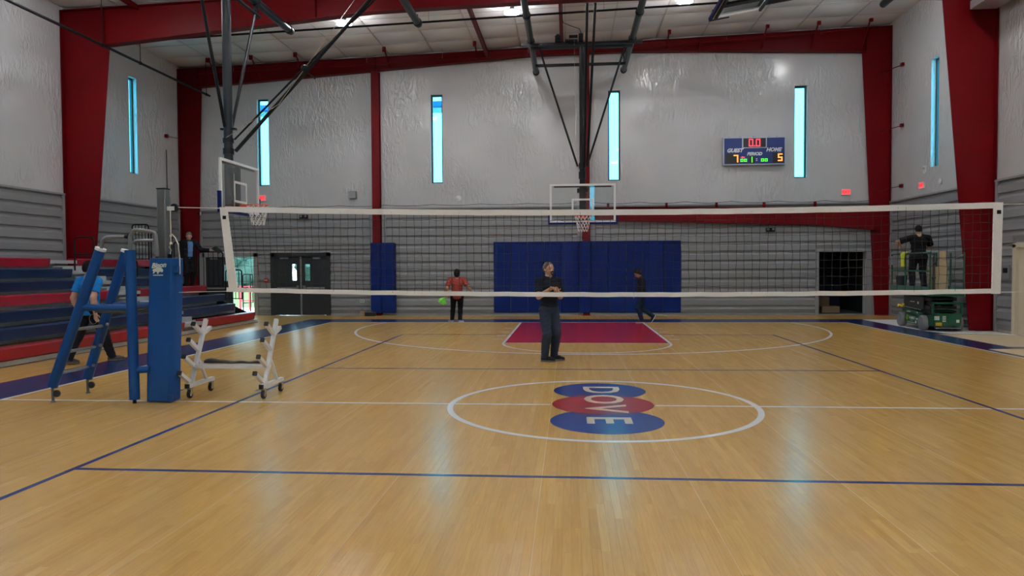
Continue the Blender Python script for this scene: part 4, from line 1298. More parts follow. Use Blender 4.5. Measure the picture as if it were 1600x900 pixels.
# ---------------------------------------------------------------- referee stand
def referee_stand():
    t = thing('referee_stand', 'blue padded referee ladder stand beside the net post', 'referee stand', (-6.3, .19, 0))
    def B(name, b, m='padroyal', **k): return b.build(name, m, t, world=True, **k)
    yf, yb = -.14, .52
    for y, top in ((yf, (-6.17, 1.90)), (yb, (-6.26, 1.89))):
        a = (-6.84, y, .20)
        q = (top[0], y, top[1])
        lg = B('leg_pad', MB().tube(a, q, .062, 14))
        e = (a[0] - .04, y, .03)
        B('leg', MB().tube((-6.835, y, 0.02), a, .018, 8).lathe([(.03, 0), (.03, .012), (.018, .022)], (-6.835, y, 0), 'z', 12), 'postgrey')
        B('caster', MB().lathe([(.035, -.014), (.045, -.010), (.045, .010), (.035, .014)], (-6.785, y, .11), 'y', 16), 'rubber')
        B('caster_fork', MB().tube((-6.835, y, .13), (-6.785, y - .0, .11), .012, 6), 'postgrey')
        B('pad_cap', MB().tube(q, (q[0] + .012, y, q[2] + .03), .065, 14), 'tape')
    for y in (-.16, .50):
        B('leg_pad', MB().tube((-5.75, y, .05), (-5.77, y, 1.90), .062, 14))
        B('leg', MB().tube((-5.75, y, 0), (-5.75, y, .06), .022, 8), 'black')
    for y in (yf, yb):
        B('side_rail_pad', MB().tube((-6.44, y, 1.19), (-5.80, y, 1.185), .042, 12))
    B('platform', MB().bx(-6.30, -5.80, yf + .06, yb - .06, 1.12, 1.15), 'postgrey', smooth=None)
    B('cross_pad', MB().tube((-5.75, -.16, .41), (-5.57, -.12, .42), .042, 12))
    B('cross_pad', MB().tube((-5.76, -.12, 1.20), (-5.76, .46, 1.20), .042, 12))
    for z in (.36, .63, .91):
        u = (z - .2) / 1.70
        x = -6.84 + u * .64
        B('rung', MB().tube((x, yf, z), (x - .01, yb, z), .020, 8), 'steel')
        B('rung_bolt', MB().ball((x + .05, yb - .03, z + .02), .022), 'steel')
    # hand rails
    def rail(y):
        p = [(-6.165, y, 1.90), (-6.14, y, 1.97)] + arc(-6.06, 1.98, .085, PI * .95, PI / 2, 5, plane='xz', w=y) + [(-5.80, y, 2.07)]
        B('hand_rail', MB().path(p, .021, 10), 'steel')
        B('rail_joint', MB().tube((-5.84, y, 2.07), (-5.80, y, 2.07), .026, 10), 'black')
        p = [(-5.77, y, 1.86), (-5.775, y, 2.08)] + arc(-5.70, 2.09, .06, PI, PI / 2, 5, plane='xz', w=y) + [(-5.52, y, 2.13)] + arc(-5.50, 2.07, .055, PI / 2, 0, 4, plane='xz', w=y) + [(-5.43, y, 1.82)]
        B('back_rail', MB().path(p, .024, 10), 'steel')
        p = [(-5.74, y, 1.84), (-5.735, y, 1.95)] + arc(-5.68, 1.96, .06, PI, PI / 2, 4, plane='xz', w=y) + [(-5.47, y, 2.02)]
        B('mid_rail', MB().path(p, .018, 8), 'steel')
    rail(yf)
referee_stand()

# ---------------------------------------------------------------- white cart for the net poles
def cart():
    t = thing('pole_cart', 'white wheeled pole cart with angled prongs on the near floor', 'cart', (-4.76, .5, 0))
    def B(name, b, m='white', **k): return b.build(name, m, t, world=True, **k)
    def P(x, y, z): return (x, y, z)
    for x in (-5.25, -4.27):
        fr = B('base_bar', MB().obox((x, .18, .16), (x, .84, .16), .05, .05), smooth=None)
        B('upright', MB().obox((x, .27, .16), (x, .68, .985), .048, .048, (1, 0, 0)), smooth=None)
        B('strut', MB().obox((x, .43, .52), (x, .66, .18), .035, .035, (1, 0, 0)), smooth=None)
        for r, q in (((.22, .215), (.00, .35)), ((.325, .41), (.11, .545)), ((.45, .605), (.235, .745)), ((.555, .81), (.36, .94))):
            B('prong', MB().obox((x, r[0], r[1]), (x, q[0], q[1]), .046, .046, (1, 0, 0)), smooth=None)
            d = Vector((0, q[0] - r[0], q[1] - r[1])).normalized()
            e = Vector((x, q[0], q[1]))
            B('prong_cap', MB().obox(e, e + d * .028, .050, .050, (1, 0, 0)), 'rubber', smooth=None)
        B('prong', MB().obox((x, .575, .795), (x, .79, .865), .046, .046, (1, 0, 0)), smooth=None)
        B('bar_cap', MB().bx(x - .027, x + .027, .155, .18, .133, .187), 'rubber', smooth=None)
        for y in (.23, .78):
            B('wheel', MB().lathe([(.035, -.018), (.054, -.016), (.058, 0), (.054, .016), (.035, .018)], (x + .012, y - .02, .058), 'x', 20), 'rubber')
            B('wheel_hub', MB().lathe([(.030, -.020), (.032, .0), (.030, .020)], (x + .012, y - .02, .058), 'x', 16), 'bright')
            B('caster_fork', MB().bx(x - .012, x - .006, y - .04, y + .015, .05, .128).bx(x + .030, x + .036, y - .04, y + .015, .05, .128).bx(x - .025, x + .04, y - .045, y + .03, .126, .136), 'bright', smooth=None)
            B('brake_lever', MB().obox((x - .02, y - .03, .125), (x - .05, y - .11, .118), .035, .008), 'bright', smooth=None)
    B('side_bar', MB().obox((-5.25, .345, .395), (-4.27, .345, .395), .05, .05), smooth=None)
    B('side_bar', MB().obox((-5.25, .52, .40), (-4.27, .52, .40), .035, .05), smooth=None)
    # folded black antenna bag lying on the bars
    o = thing('net_bag', 'folded black carrying bag lying across the white cart', 'bag', (-4.76, .43, .425))
    v = []; n = 24
    for i in range(n + 1):
        u = i / n
        x = -.37 + .78 * u
        h = .028 + .030 * math.exp(-((u - .12) / .16) ** 2) + .006 * math.sin(u * 23)
        w = .065 - .030 * u + .006 * math.sin(u * 17)
        zc = .0
        for a in range(8):
            an = 2 * PI * a / 8
            v.append((x, .0 + w * math.cos(an), max(0.001, h * .55 + h * .55 * math.sin(an))))
    f = [(i * 8 + k, i * 8 + (k + 1) % 8, i * 8 + 8 + (k + 1) % 8, i * 8 + 8 + k) for i in range(n) for k in range(8)] + [tuple(range(7, -1, -1)), tuple(n * 8 + k for k in range(8))]
    MB().add(v, f).build('bag', 'rubber', o)
    MB().lathe([(.03, 0), (.045, .006), (.045, .02), (.03, .026)], (.33, .05, .004), 'z', 16).build('buckle', 'bright', o)
cart()

# ---------------------------------------------------------------- floor protection by the right wall
def ground_sheet(name, poly, z, m, label, cat, group=None):
    o = MB().prism(poly, 'z', .0025, z).build(name, m, None, smooth=None)
    tag(o, label, cat, group)
ground_sheet('floor_sheet', [(8.50, 13.9), (10.05, 13.9), (10.05, 8.95), (9.0, 9.3), (8.70, 9.3), (8.50, 10.2)], .006, 'sheet', 'white protective sheet on the floor under the scissor lift', 'floor sheet')
ground_sheet('floor_paper', [(8.42, 9.28), (10.05, 8.90), (10.05, 6.3), (8.42, 6.5)], .005, 'paper', 'tan protective paper on the floor in front of the white sheet', 'floor paper', 'floor papers')
ground_sheet('floor_paper', [(7.80, 6.05), (10.05, 6.25), (10.05, 3.6), (7.80, 3.6)], .007, 'ply', 'pale protective paper lying over the navy border at the right edge', 'floor paper', 'floor papers')

# ---------------------------------------------------------------- scissor lift
def scissor_lift():
    t = thing('scissor_lift', 'green scissor lift with a worker on its raised rail platform', 'scissor lift', (8.98, 10.9, .006), -.05)
    def B(name, b, m='liftgreen', par=None, **k): return b.build(name, m, par or t, **k)
    # local frame: long axis Y (drive end with the ladder at -Y), X half width .40
    ch = B('chassis', MB().prism([(-.78, .10), (.80, .10), (.86, .20), (.86, .36), (-.80, .30), (-.80, .20)], 'x', -.36, .36).bx(-.36, .36, -.98, -.78, .14, .40), smooth=None, bevel=.012)
    B('side_cover', MB().prism([(-.42, .10), (.48, .12), (.48, .37), (-.42, .31)], 'x', -.405, -.36), smooth=None, bevel=.01)
    B('side_beam', MB().prism([(-.44, .345), (.66, .405), (.66, .50), (-.44, .43)], 'x', -.395, -.34), smooth=None, bevel=.006)
    B('side_beam', MB().prism([(-.44, .345), (.66, .405), (.66, .50), (-.44, .43)], 'x', .34, .395), smooth=None, bevel=.006)
    for y in (-.66, .66):
        for s in (-1, 1):
            B('wheel', MB().lathe([(.13, -.075), (.175, -.07), (.19, -.05), (.19, .05), (.175, .07), (.13, .075)], (s * .40, y, .19), 'x', 28), 'greyrub')
            B('wheel_hub', MB().lathe([(.05, -.085), (.10, -.080), (.13, -.074), (.13, .074), (.10, .080), (.05, .085)], (s * .40, y, .19), 'x', 20), 'plgrey')
    # drive end: ladder, panel, tray
    B('end_panel', MB().bx(-.30, .32, -1.0, -.98, .12, .44).bx(-.30, -.02, -1.012, -1.0, .16, .40).bx(.04, .30, -1.012, -1.0, .20, .40), smooth=None)
    B('ladder', MB().bx(-.34, -.30, -1.02, -.97, .40, .72).bx(.32, .36, -1.02, -.97, .40, .72).bx(-.34, .36, -1.02, -.97, .68, .72).bx(-.34, .36, -1.02, -.97, .40, .44).bx(-.30, .32, -1.0, -.97, .54, .56), smooth=None)
    B('step', MB().bx(-.28, .30, -1.10, -1.0, .075, .10), 'steel', smooth=None)
    B('bumper', MB().bx(-.26, -.12, -1.03, -1.012, .14, .22), 'yellow', smooth=None)
    # folded scissor pack
    for i in range(4):
        z = .47 + i * .105
        for s in (-1, 1):
            x = s * (.24 + .05 * (i % 2))
            B('scissor_arm', MB().obox((x, -.82, z), (x, .78, z + (.05 if i % 2 else -.0)), .045, .085), 'liftdark', smooth=None)
        for y in (-.80, 0, .76):
            B('scissor_pin', MB().tube((-.31, y, z + .01), (.31, y, z + .01), .026, 10), 'liftdark')
    for s in (-1, 1):
        B('arm_cover', MB().bx(s * .345 - .012, s * .345 + .012, -.55, .62, .52, .82), 'liftdark', smooth=None)
    B('lift_cylinder', MB().tube((0, -.6, .58), (0, .5, .74), .05, 12), 'steel')
    # platform
    zd = .97
    B('platform_deck', MB().bx(-.40, .40, -1.0, 1.42, zd - .10, zd), 'liftgreen', smooth=None)
    B('deck_plate', MB().bx(-.37, .37, -.97, 1.40, zd, zd + .006), 'liftdeck', smooth=None)
    B('toe_board', MB().bx(-.41, -.39, -1.0, 1.42, zd - .02, zd + .13).bx(.39, .41, -1.0, 1.42, zd - .02, zd + .13), 'liftdeck', smooth=None)
    zt = zd + .98
    for s in (-1, 1):
        for y in (-1.0, .50, 1.40):
            B('rail_post', MB().tube((s * .39, y, zd), (s * .39, y, zt), .022, 8), 'liftgreen')
        ys = (-1.0, 1.40) if s < 0 else (.50, 1.40)
        for z in (zt, zd + .52):
            B('guard_rail', MB().tube((s * .39, ys[0], z), (s * .39, ys[1], z), .021, 8), 'liftgreen')
    for z in (zt, zd + .52):
        B('guard_rail', MB().tube((-.39, 1.40, z), (.39, 1.40, z), .021, 8), 'liftgreen')
    B('rail_post', MB().tube((.39, -.3, zd), (.39, -.3, zt), .022, 8), 'liftgreen')
    B('gate_chain', MB().path([(-.39, -1.0, zt - .05), (-.2, -1.0, zt - .14), (0, -1.0, zt - .17), (.2, -1.0, zt - .14), (.39, -1.0, zt - .05)], .008, 6), 'steel')
    B('gate_post', MB().tube((-.30, -.98, zd), (-.30, -.98, zt - .02), .03, 8).ball((-.28, -.98, zd + .72), .05).ball((-.30, -.98, zd + .36), .045), 'liftdark')
    # control box and manual box on the near rail
    B('control_box', MB().bx(-.50, -.41, 1.05, 1.36, zt - .30, zt - .06), 'plgrey', smooth=None, bevel=.01)
    # decals
    d = text('SUNBELT', .085, (-.4075, .0, .265), (PI / 2, 0, -PI / 2), 'decal', t, 'decal_name', bold=.003, ex=.001)
    text('RENTALS', .035, (-.4075, .02, .205), (PI / 2, 0, -PI / 2), 'decal', t, 'decal_name', ex=.001)
    MB().path([( -.407, .30 + .045 * math.cos(a), .265 + .055 * math.sin(a)) for a in [2 * PI * i / 20 for i in range(20)]], .013, 6, True).build('decal_ring', 'decalyel', t)
    for y0, y1, z0, z1 in ((-.20, .32, .150, .160), (-.15, .28, .130, .136), (-.36, -.24, .24, .275)):
        MB().bx(-.409, -.405, y0, y1, z0, z1).build('decal_strip', 'decal', t, smooth=None)
    MB().bx(-.409, -.405, -.27, -.20, .14, .21).build('decal_label', 'decal', t, smooth=None)
    for i in range(10):
        y = .58 - i * .105
        MB().bx(-.362, -.357, y - .022, y + .022, .525 - i * .004, .545 - i * .004).build('decal_dash', 'decal', t, smooth=None)
    for y0, y1 in ((.12, .36), (-.32, -.25)):
        MB().bx(-.398, -.394, y0, y1, .41, .435).build('decal_strip', 'decal', t, smooth=None)
    for y0, y1, z0, z1 in ((-.02, .25, .68, .70), (-.28, -.20, .64, .70)):
        MB().bx(-.36, -.356, y0, y1, z0, z1).build('decal_strip', 'decal', t, smooth=None)
    for x0, x1, z0, z1 in ((-.29, -.17, .28, .38), (.22, .29, .22, .29)):
        MB().bx(x0, x1, -1.016, -1.0, z0, z1).build('decal_label', 'decal', t, smooth=None)
    for x0, x1 in ((-.10, -.02), ):
        for i in range(4):
            MB().bx(x0, x1, -1.016, -1.012, .24 + i * .04, .26 + i * .04).build('decal_dash', 'decal', t, smooth=None)
    for y0, y1 in ((-.85, -.45), (-.30, -.15), (.60, .85)):
        MB().bx(-.412, -.408, y0, y1, zd - .075, zd - .03).build('decal_strip', 'decal', t, smooth=None)
    return t, zd
lift, LZ = scissor_lift()
# things left on the lift
def rag(name, loc, sc, m, label, cat):
    rng = random.Random(len(label))
    v = []; n = 14
    for i in range(n + 1):
        for j in range(n + 1):
            a, b = i / n * 2 - 1, j / n * 2 - 1
            x, y = a * sc[0], b * sc[1]
            z = sc[2] * (1.0 - .55 * a * a - .35 * b * b + .28 * math.sin(a * 5 + b * 2) * math.cos(b * 4) + .10 * rng.random())
            v.append((x + .02 * math.sin(b * 7), y + .02 * math.sin(a * 8), max(.0, z)))
    f = [(i * (n + 1) + j, (i + 1) * (n + 1) + j, (i + 1) * (n + 1) + j + 1, i * (n + 1) + j + 1) for i in range(n) for j in range(n)]
    o = MB().add(v, f).build(name, m, None, smooth=180)
    o.location = loc
    s = o.modifiers.new('thickness', 'SOLIDIFY'); s.thickness = .006; s.offset = -1
    tag(o, label, cat)
    return o
rag('yellow_cloth', (8.64, 11.62, .50), (.09, .12, .10), 'yellow', 'crumpled yellow cloth on the back corner of the lift', 'cloth')
def bucket(loc, label):
    t = thing('bucket', label, 'bucket', loc)
    MB().lathe([(.115, 0), (.14, .34), (.15, .35), (.15, .37), (.132, .37), (.105, .02)], (0, 0, 0), 'z', 20).build('tub', 'navybin', t)
    MB().path(arc(0, .34, .15, 0, PI, 10, plane='xz', w=0), .005, 6).build('handle', 'steel', t)
bucket((8.80, 12.05, LZ + .013), 'dark bucket at the far end of the lift platform')
def hivis_vest():
    v = []; n = 12
    for i in range(n + 1):
        u = i / n
        for j in range(n + 1):
            w = j / n
            y = .30 * (u - .5) * (1 - .25 * w)
            x = -.035 - .03 * math.sin(u * 9 + w * 3) * w - .02 * w
            z = .03 - .36 * w - .05 * math.sin(u * PI) * w
            if w < .12:
                x = -.03 + .06 * (1 - w / .12)
            v.append((x, y, z))
    f = [(i * (n + 1) + j, (i + 1) * (n + 1) + j, (i + 1) * (n + 1) + j + 1, i * (n + 1) + j + 1) for i in range(n) for j in range(n)]
    o = MB().add(v, f).build('safety_vest', 'hivis', None, smooth=180)
    o.location = (8.60, 11.45, LZ + .006 + 1.0)
    s = o.modifiers.new('thickness', 'SOLIDIFY'); s.thickness = .008
    tag(o, 'hi-vis yellow vest hung over the lift guard rail', 'safety vest')
hivis_vest()
def plyboard(loc, w, h, rz, lean, label):
    o = MB().bx(-w / 2, w / 2, -.009, .009, 0, h).build('plywood_sheet', 'ply', None, smooth=None)
    o.location = loc
    o.rotation_euler = (lean, 0, rz)
    tag(o, label, 'plywood sheet', 'plywood offcuts on the lift')
plyboard((9.30, 11.25, LZ + .013), .60, .62, PI / 2, -.06, 'short wide plywood offcut leaning on the lift platform')
plyboard((9.27, 10.72, LZ + .013), .34, 1.02, PI / 2, -.05, 'tall narrow plywood offcut standing on the lift platform')

# ---------------------------------------------------------------- small clutter by the column pad
o = MB().bx(0, .16, 0, .2, .001, .17).bx(.07, .09, -.002, .202, .165, .172).build('cardboard_box', 'card', None, smooth=None)
o.location = (-7.55, 15.62, 0)
tag(o, 'small open carton at the foot of the column pad', 'box')
t = thing('equipment_case', 'low black case at the foot of the column pad', 'case', (-7.36, 15.55, 0))
MB().bx(0, .36, 0, .22, .001, .13).build('case_body', 'rubber', t, smooth=None, bevel=.015)
MB().path([(.12, .11, .13), (.13, .11, .17), (.23, .11, .17), (.24, .11, .13)], .008, 6).build('case_handle', 'plgrey', t)
t = thing('strap_coil', 'grey strap draped over the small open carton', 'strap', (-7.62, 15.60, .172))
MB().path([(0, .05, .12), (.08, .06, .13), (.16, .08, .07), (.22, .10, .01)], .012, 6).path([(.02, .1, .02), (.1, .1, .06), (.18, .1, .05), (.22, .1, .01)], .012, 6).build('strap', 'plgrey', t)

# ---------------------------------------------------------------- outdoors, seen through the open door
g = MB().bx(-60, 45, YB + .25, 95, -.4, -.14).build('ground_outside', 'grass', None, smooth=None)
tag(g, 'mown grass field outside the open door', kind='structure')
g = MB().bx(-20, 12, YB + .25, YB + 5.2, -.14, -.02).build('paving_outside', 'concrete', None, smooth=None)
tag(g, 'pale concrete path outside the open door', kind='structure')
def tree(x, y, h, seed, label):
    rng = random.Random(seed)
    t = thing('tree', label, 'tree', (x, y, -.14), 0, 'trees beyond the field')
    MB().tube((0, 0, 0), (0, 0, h * .5), .22, 8, .12).build('trunk', 'bark', t)
    b = MB()
    for i in range(30):
        a, r = rng.random() * 2 * PI, rng.random() * h * .30
        c = (r * math.cos(a), r * math.sin(a), h * (.10 + .74 * rng.random()))
        b.ball(c, (h * (.14 + .08 * rng.random()), h * (.14 + .08 * rng.random()), h * (.12 + .07 * rng.random())), 12)
    rn = np.random.RandomState(seed)
    b.v = [(p[0] + q[0], p[1] + q[1], p[2] + q[2]) for p, q in zip(b.v, (rn.rand(len(b.v), 3) - .5) * h * .05)]
    o = b.build('crown', 'leaf', t, smooth=None)
    o['kind'] = 'stuff'
for i, (x, y, h) in enumerate(((-29.8, 54, 10), (-22.0, 56, 9), (-38.5, 58, 11), (-14.5, 55, 8), (-46.5, 54, 10))):
    tree(x, y, h, i + 4, ('hazy green tree filling the open door', 'hazy green tree behind the slit panes of the double doors', 'hazy green tree just left of the open door view', 'rightmost hazy green tree beyond the field', 'leftmost hazy green tree beyond the field')[i])
def outside_rail():
    t = thing('hand_rail', 'black hand rail loop outside the open door', 'hand rail', (-13.08, 18.6, -.02))
    p = [(0, 0, 0)] + arc(.08, 1.37, .08, PI, PI / 2, 4, plane='xz', w=0) + arc(.32, 1.37, .08, PI / 2, 0, 4, plane='xz', w=0) + [(.40, 0, .35)] + [(0, 0, .33)]
    MB().path(p, .024, 8).tube((.30, 0, 0), (.30, 0, 1.45), .024, 8).tube((0, 0, .82), (.40, 0, .82), .016, 8).build('rail', 'black', t)
    t = thing('bike_rack', 'red steel bar rack outside the open door', 'rack', (-13.66, 19.6, -.02))
    for x in (0, .40, .8, 1.2):
        MB().bx(x - .035, x + .035, -.035, .035, 0, .98).build('post', 'rail_red', t, smooth=None)
    for z in (.38, .95):
        MB().bx(-.03, 1.23, -.025, .025, z - .02, z + .02).build('bar', 'rail_red', t, smooth=None)
outside_rail()
t = thing('canopy', 'blue edged canopy roof outside, glimpsed through the left windows', 'canopy', (-8.2, 21.0, 8.32))
MB().bx(-6, 5, 0, .3, 0, .21).build('fascia', 'fascia', t, smooth=None)
MB().bx(-6, 5, .3, 1.4, .02, .12).build('canopy_deck', 'white', t, smooth=None)
for x in (-5.8, 4.8):
    MB().tube((x, 1.2, -8.34), (x, 1.2, .02), .09, 10).build('canopy_post', 'trimgrey', t)
# ---------------------------------------------------------------- people: one continuous surface each, clothes as fitted shells
def surface_net(F, org, h):
    """quad surface at F = 0 of a sampled distance field"""
    nx, ny, nz = F.shape
    ins = F < 0
    c = [(0, 0, 0), (1, 0, 0), (0, 1, 0), (1, 1, 0), (0, 0, 1), (1, 0, 1), (0, 1, 1), (1, 1, 1)]
    def sl(A, o): return A[o[0]:nx - 1 + o[0], o[1]:ny - 1 + o[1], o[2]:nz - 1 + o[2]]
    cnt = sum(sl(ins, o).astype(np.int8) for o in c)
    act = (cnt > 0) & (cnt < 8)
    idx = -np.ones(act.shape, np.int64)
    cells = np.argwhere(act)
    idx[act] = np.arange(len(cells))
    acc = np.zeros((len(cells), 3)); num = np.zeros(len(cells))
    for a in range(8):
        for b in range(a + 1, 8):
            d = [c[b][i] - c[a][i] for i in range(3)]
            if sum(map(abs, d)) != 1:
                continue
            fa = sl(F, c[a])[act]; fb = sl(F, c[b])[act]
            m = (fa < 0) != (fb < 0)
            t = np.where(m, fa / np.where(fa == fb, 1, fa - fb), 0)
            p = np.array(c[a])[None] + t[:, None] * np.array(d)[None]
            acc += p * m[:, None]; num += m
    v = (cells + acc / num[:, None]) * h + np.array(org)
    q = []
    for ax in range(3):
        o1 = [0, 0, 0]; o1[ax] = 1
        A = ins[:-1 if o1[0] else None, :-1 if o1[1] else None, :-1 if o1[2] else None]
        B = ins[o1[0]:, o1[1]:, o1[2]:]
        e = np.argwhere(A != B)
        u, w = [(1, 2), (2, 0), (0, 1)][ax]
        ok = (e[:, u] > 0) & (e[:, w] > 0) & (e[:, u] < F.shape[u] - 1) & (e[:, w] < F.shape[w] - 1)
        e = e[ok]
        fl = ins[e[:, 0], e[:, 1], e[:, 2]]
        def at(du, dw):
            k = e.copy(); k[:, u] -= du; k[:, w] -= dw
            return idx[k[:, 0], k[:, 1], k[:, 2]]
        quad = np.stack([at(1, 1), at(0, 1), at(0, 0), at(1, 0)], 1)
        quad[~fl] = quad[~fl][:, ::-1]
        q.append(quad)
    return v, np.concatenate(q)

class Field:
    """smooth union of rounded cones and ellipsoids"""
    def __init__(s, h=.012):
        s.p = []; s.h = h; s.cut = []; s.wr = 0.0
    def cone(s, a, b, ra, rb, k=.02, cut=None):
        s.p.append(('c', np.array(a, float), np.array(b, float), ra, rb, k, cut)); return s
    def ell(s, c, r, R=None, k=.02, cut=None):
        s.p.append(('e', np.array(c, float), np.array(r, float), R, None, k, cut)); return s
    def mesh(s, name, m, parent, smooth=180):
        lo = np.full(3, 9.); hi = np.full(3, -9.)
        for q in s.p:
            if q[0] == 'c':
                r = max(q[3], q[4])
                lo = np.minimum(lo, np.minimum(q[1], q[2]) - r); hi = np.maximum(hi, np.maximum(q[1], q[2]) + r)
            else:
                r = q[2].max()
                lo = np.minimum(lo, q[1] - r); hi = np.maximum(hi, q[1] + r)
        h = s.h
        lo -= 4 * h; hi += 4 * h
        n = np.ceil((hi - lo) / h).astype(int) + 1
        F = np.full(n, .25, np.float32)
        for q in s.p:
            k = q[5]; mg = k * 1.5 + 3 * h + .01
            if q[0] == 'c':
                r = max(q[3], q[4])
                a, b = np.minimum(q[1], q[2]) - r - mg, np.maximum(q[1], q[2]) + r + mg
            else:
                a, b = q[1] - q[2].max() - mg, q[1] + q[2].max() + mg
            i0 = np.maximum(((a - lo) / h).astype(int), 0); i1 = np.minimum(((b - lo) / h).astype(int) + 2, n)
            ax = [lo[i] + h * np.arange(i0[i], i1[i]) for i in range(3)]
            X, Y, Z = np.meshgrid(*ax, indexing='ij')
            P = np.stack([X, Y, Z], -1)
            if q[0] == 'c':
                ba = q[2] - q[1]; L = max(ba @ ba, 1e-9)
                t = np.clip((P - q[1]) @ ba / L, 0, 1)
                d = np.linalg.norm(P - q[1] - t[..., None] * ba, axis=-1) - (q[3] + (q[4] - q[3]) * t)
            else:
                g = P - q[1]
                if q[3] is not None:
                    g = g @ q[3]
                k0 = np.linalg.norm(g / q[2], axis=-1); k1 = np.linalg.norm(g / q[2] ** 2, axis=-1)
                d = np.where(k1 > 1e-6, k0 * (k0 - 1) / np.maximum(k1, 1e-6), -q[2].min())
            if q[6] is not None:
                for pt, nr in q[6]:
                    d = np.maximum(d, (P - np.array(pt)) @ np.array(nr))
            sub = F[i0[0]:i1[0], i0[1]:i1[1], i0[2]:i1[2]]
            hh = np.clip(.5 + .5 * (sub - d) / k, 0, 1)
            sub[...] = sub + (d - sub) * hh - k * hh * (1 - hh)
        if s.cut or s.wr:
            ax = [lo[i] + h * np.arange(n[i]) for i in range(3)]
            X, Y, Z = np.meshgrid(*ax, indexing='ij')
            if s.wr:
                F += s.wr * (np.sin(X * 31 + Z * 47) * np.sin(Y * 37 - Z * 29 + X * 11) + .6 * np.sin(Z * 83 + X * 25 + Y * 19))
            for pt, nr in s.cut:
                F = np.maximum(F, (X - pt[0]) * nr[0] + (Y - pt[1]) * nr[1] + (Z - pt[2]) * nr[2])
        v, f = surface_net(F, lo, h)
        me = bpy.data.meshes.new(name)
        me.from_pydata(v.tolist(), [], f.tolist())
        me.materials.append(m)
        me.polygons.foreach_set('use_smooth', [True] * len(me.polygons))
        o = bpy.data.objects.new(name, me)
        COL.objects.link(o); o.parent = parent
        return o

def rotm(ax, an):
    return np.array(Matrix.Rotation(an, 3, ax))
def ik(a, t, l1, l2, hint):
    a, t, hint = map(lambda q: np.array(q, float), (a, t, hint))
    d = t - a; L = np.linalg.norm(d)
    L2 = min(L, (l1 + l2) * .999)
    d = d / L; t = a + d * L2
    x = (l1 * l1 - l2 * l2 + L2 * L2) / (2 * L2)
    y = math.sqrt(max(0, l1 * l1 - x * x))
    hn = hint - d * (hint @ d); hn /= max(1e-6, np.linalg.norm(hn))
    return a + d * x + hn * y, t

def cloth(name, col, rough=.85, var=.12):
    return mat(name, col, rough, var=var, scale=14, bump=.15, bscale=90, spec=.12)

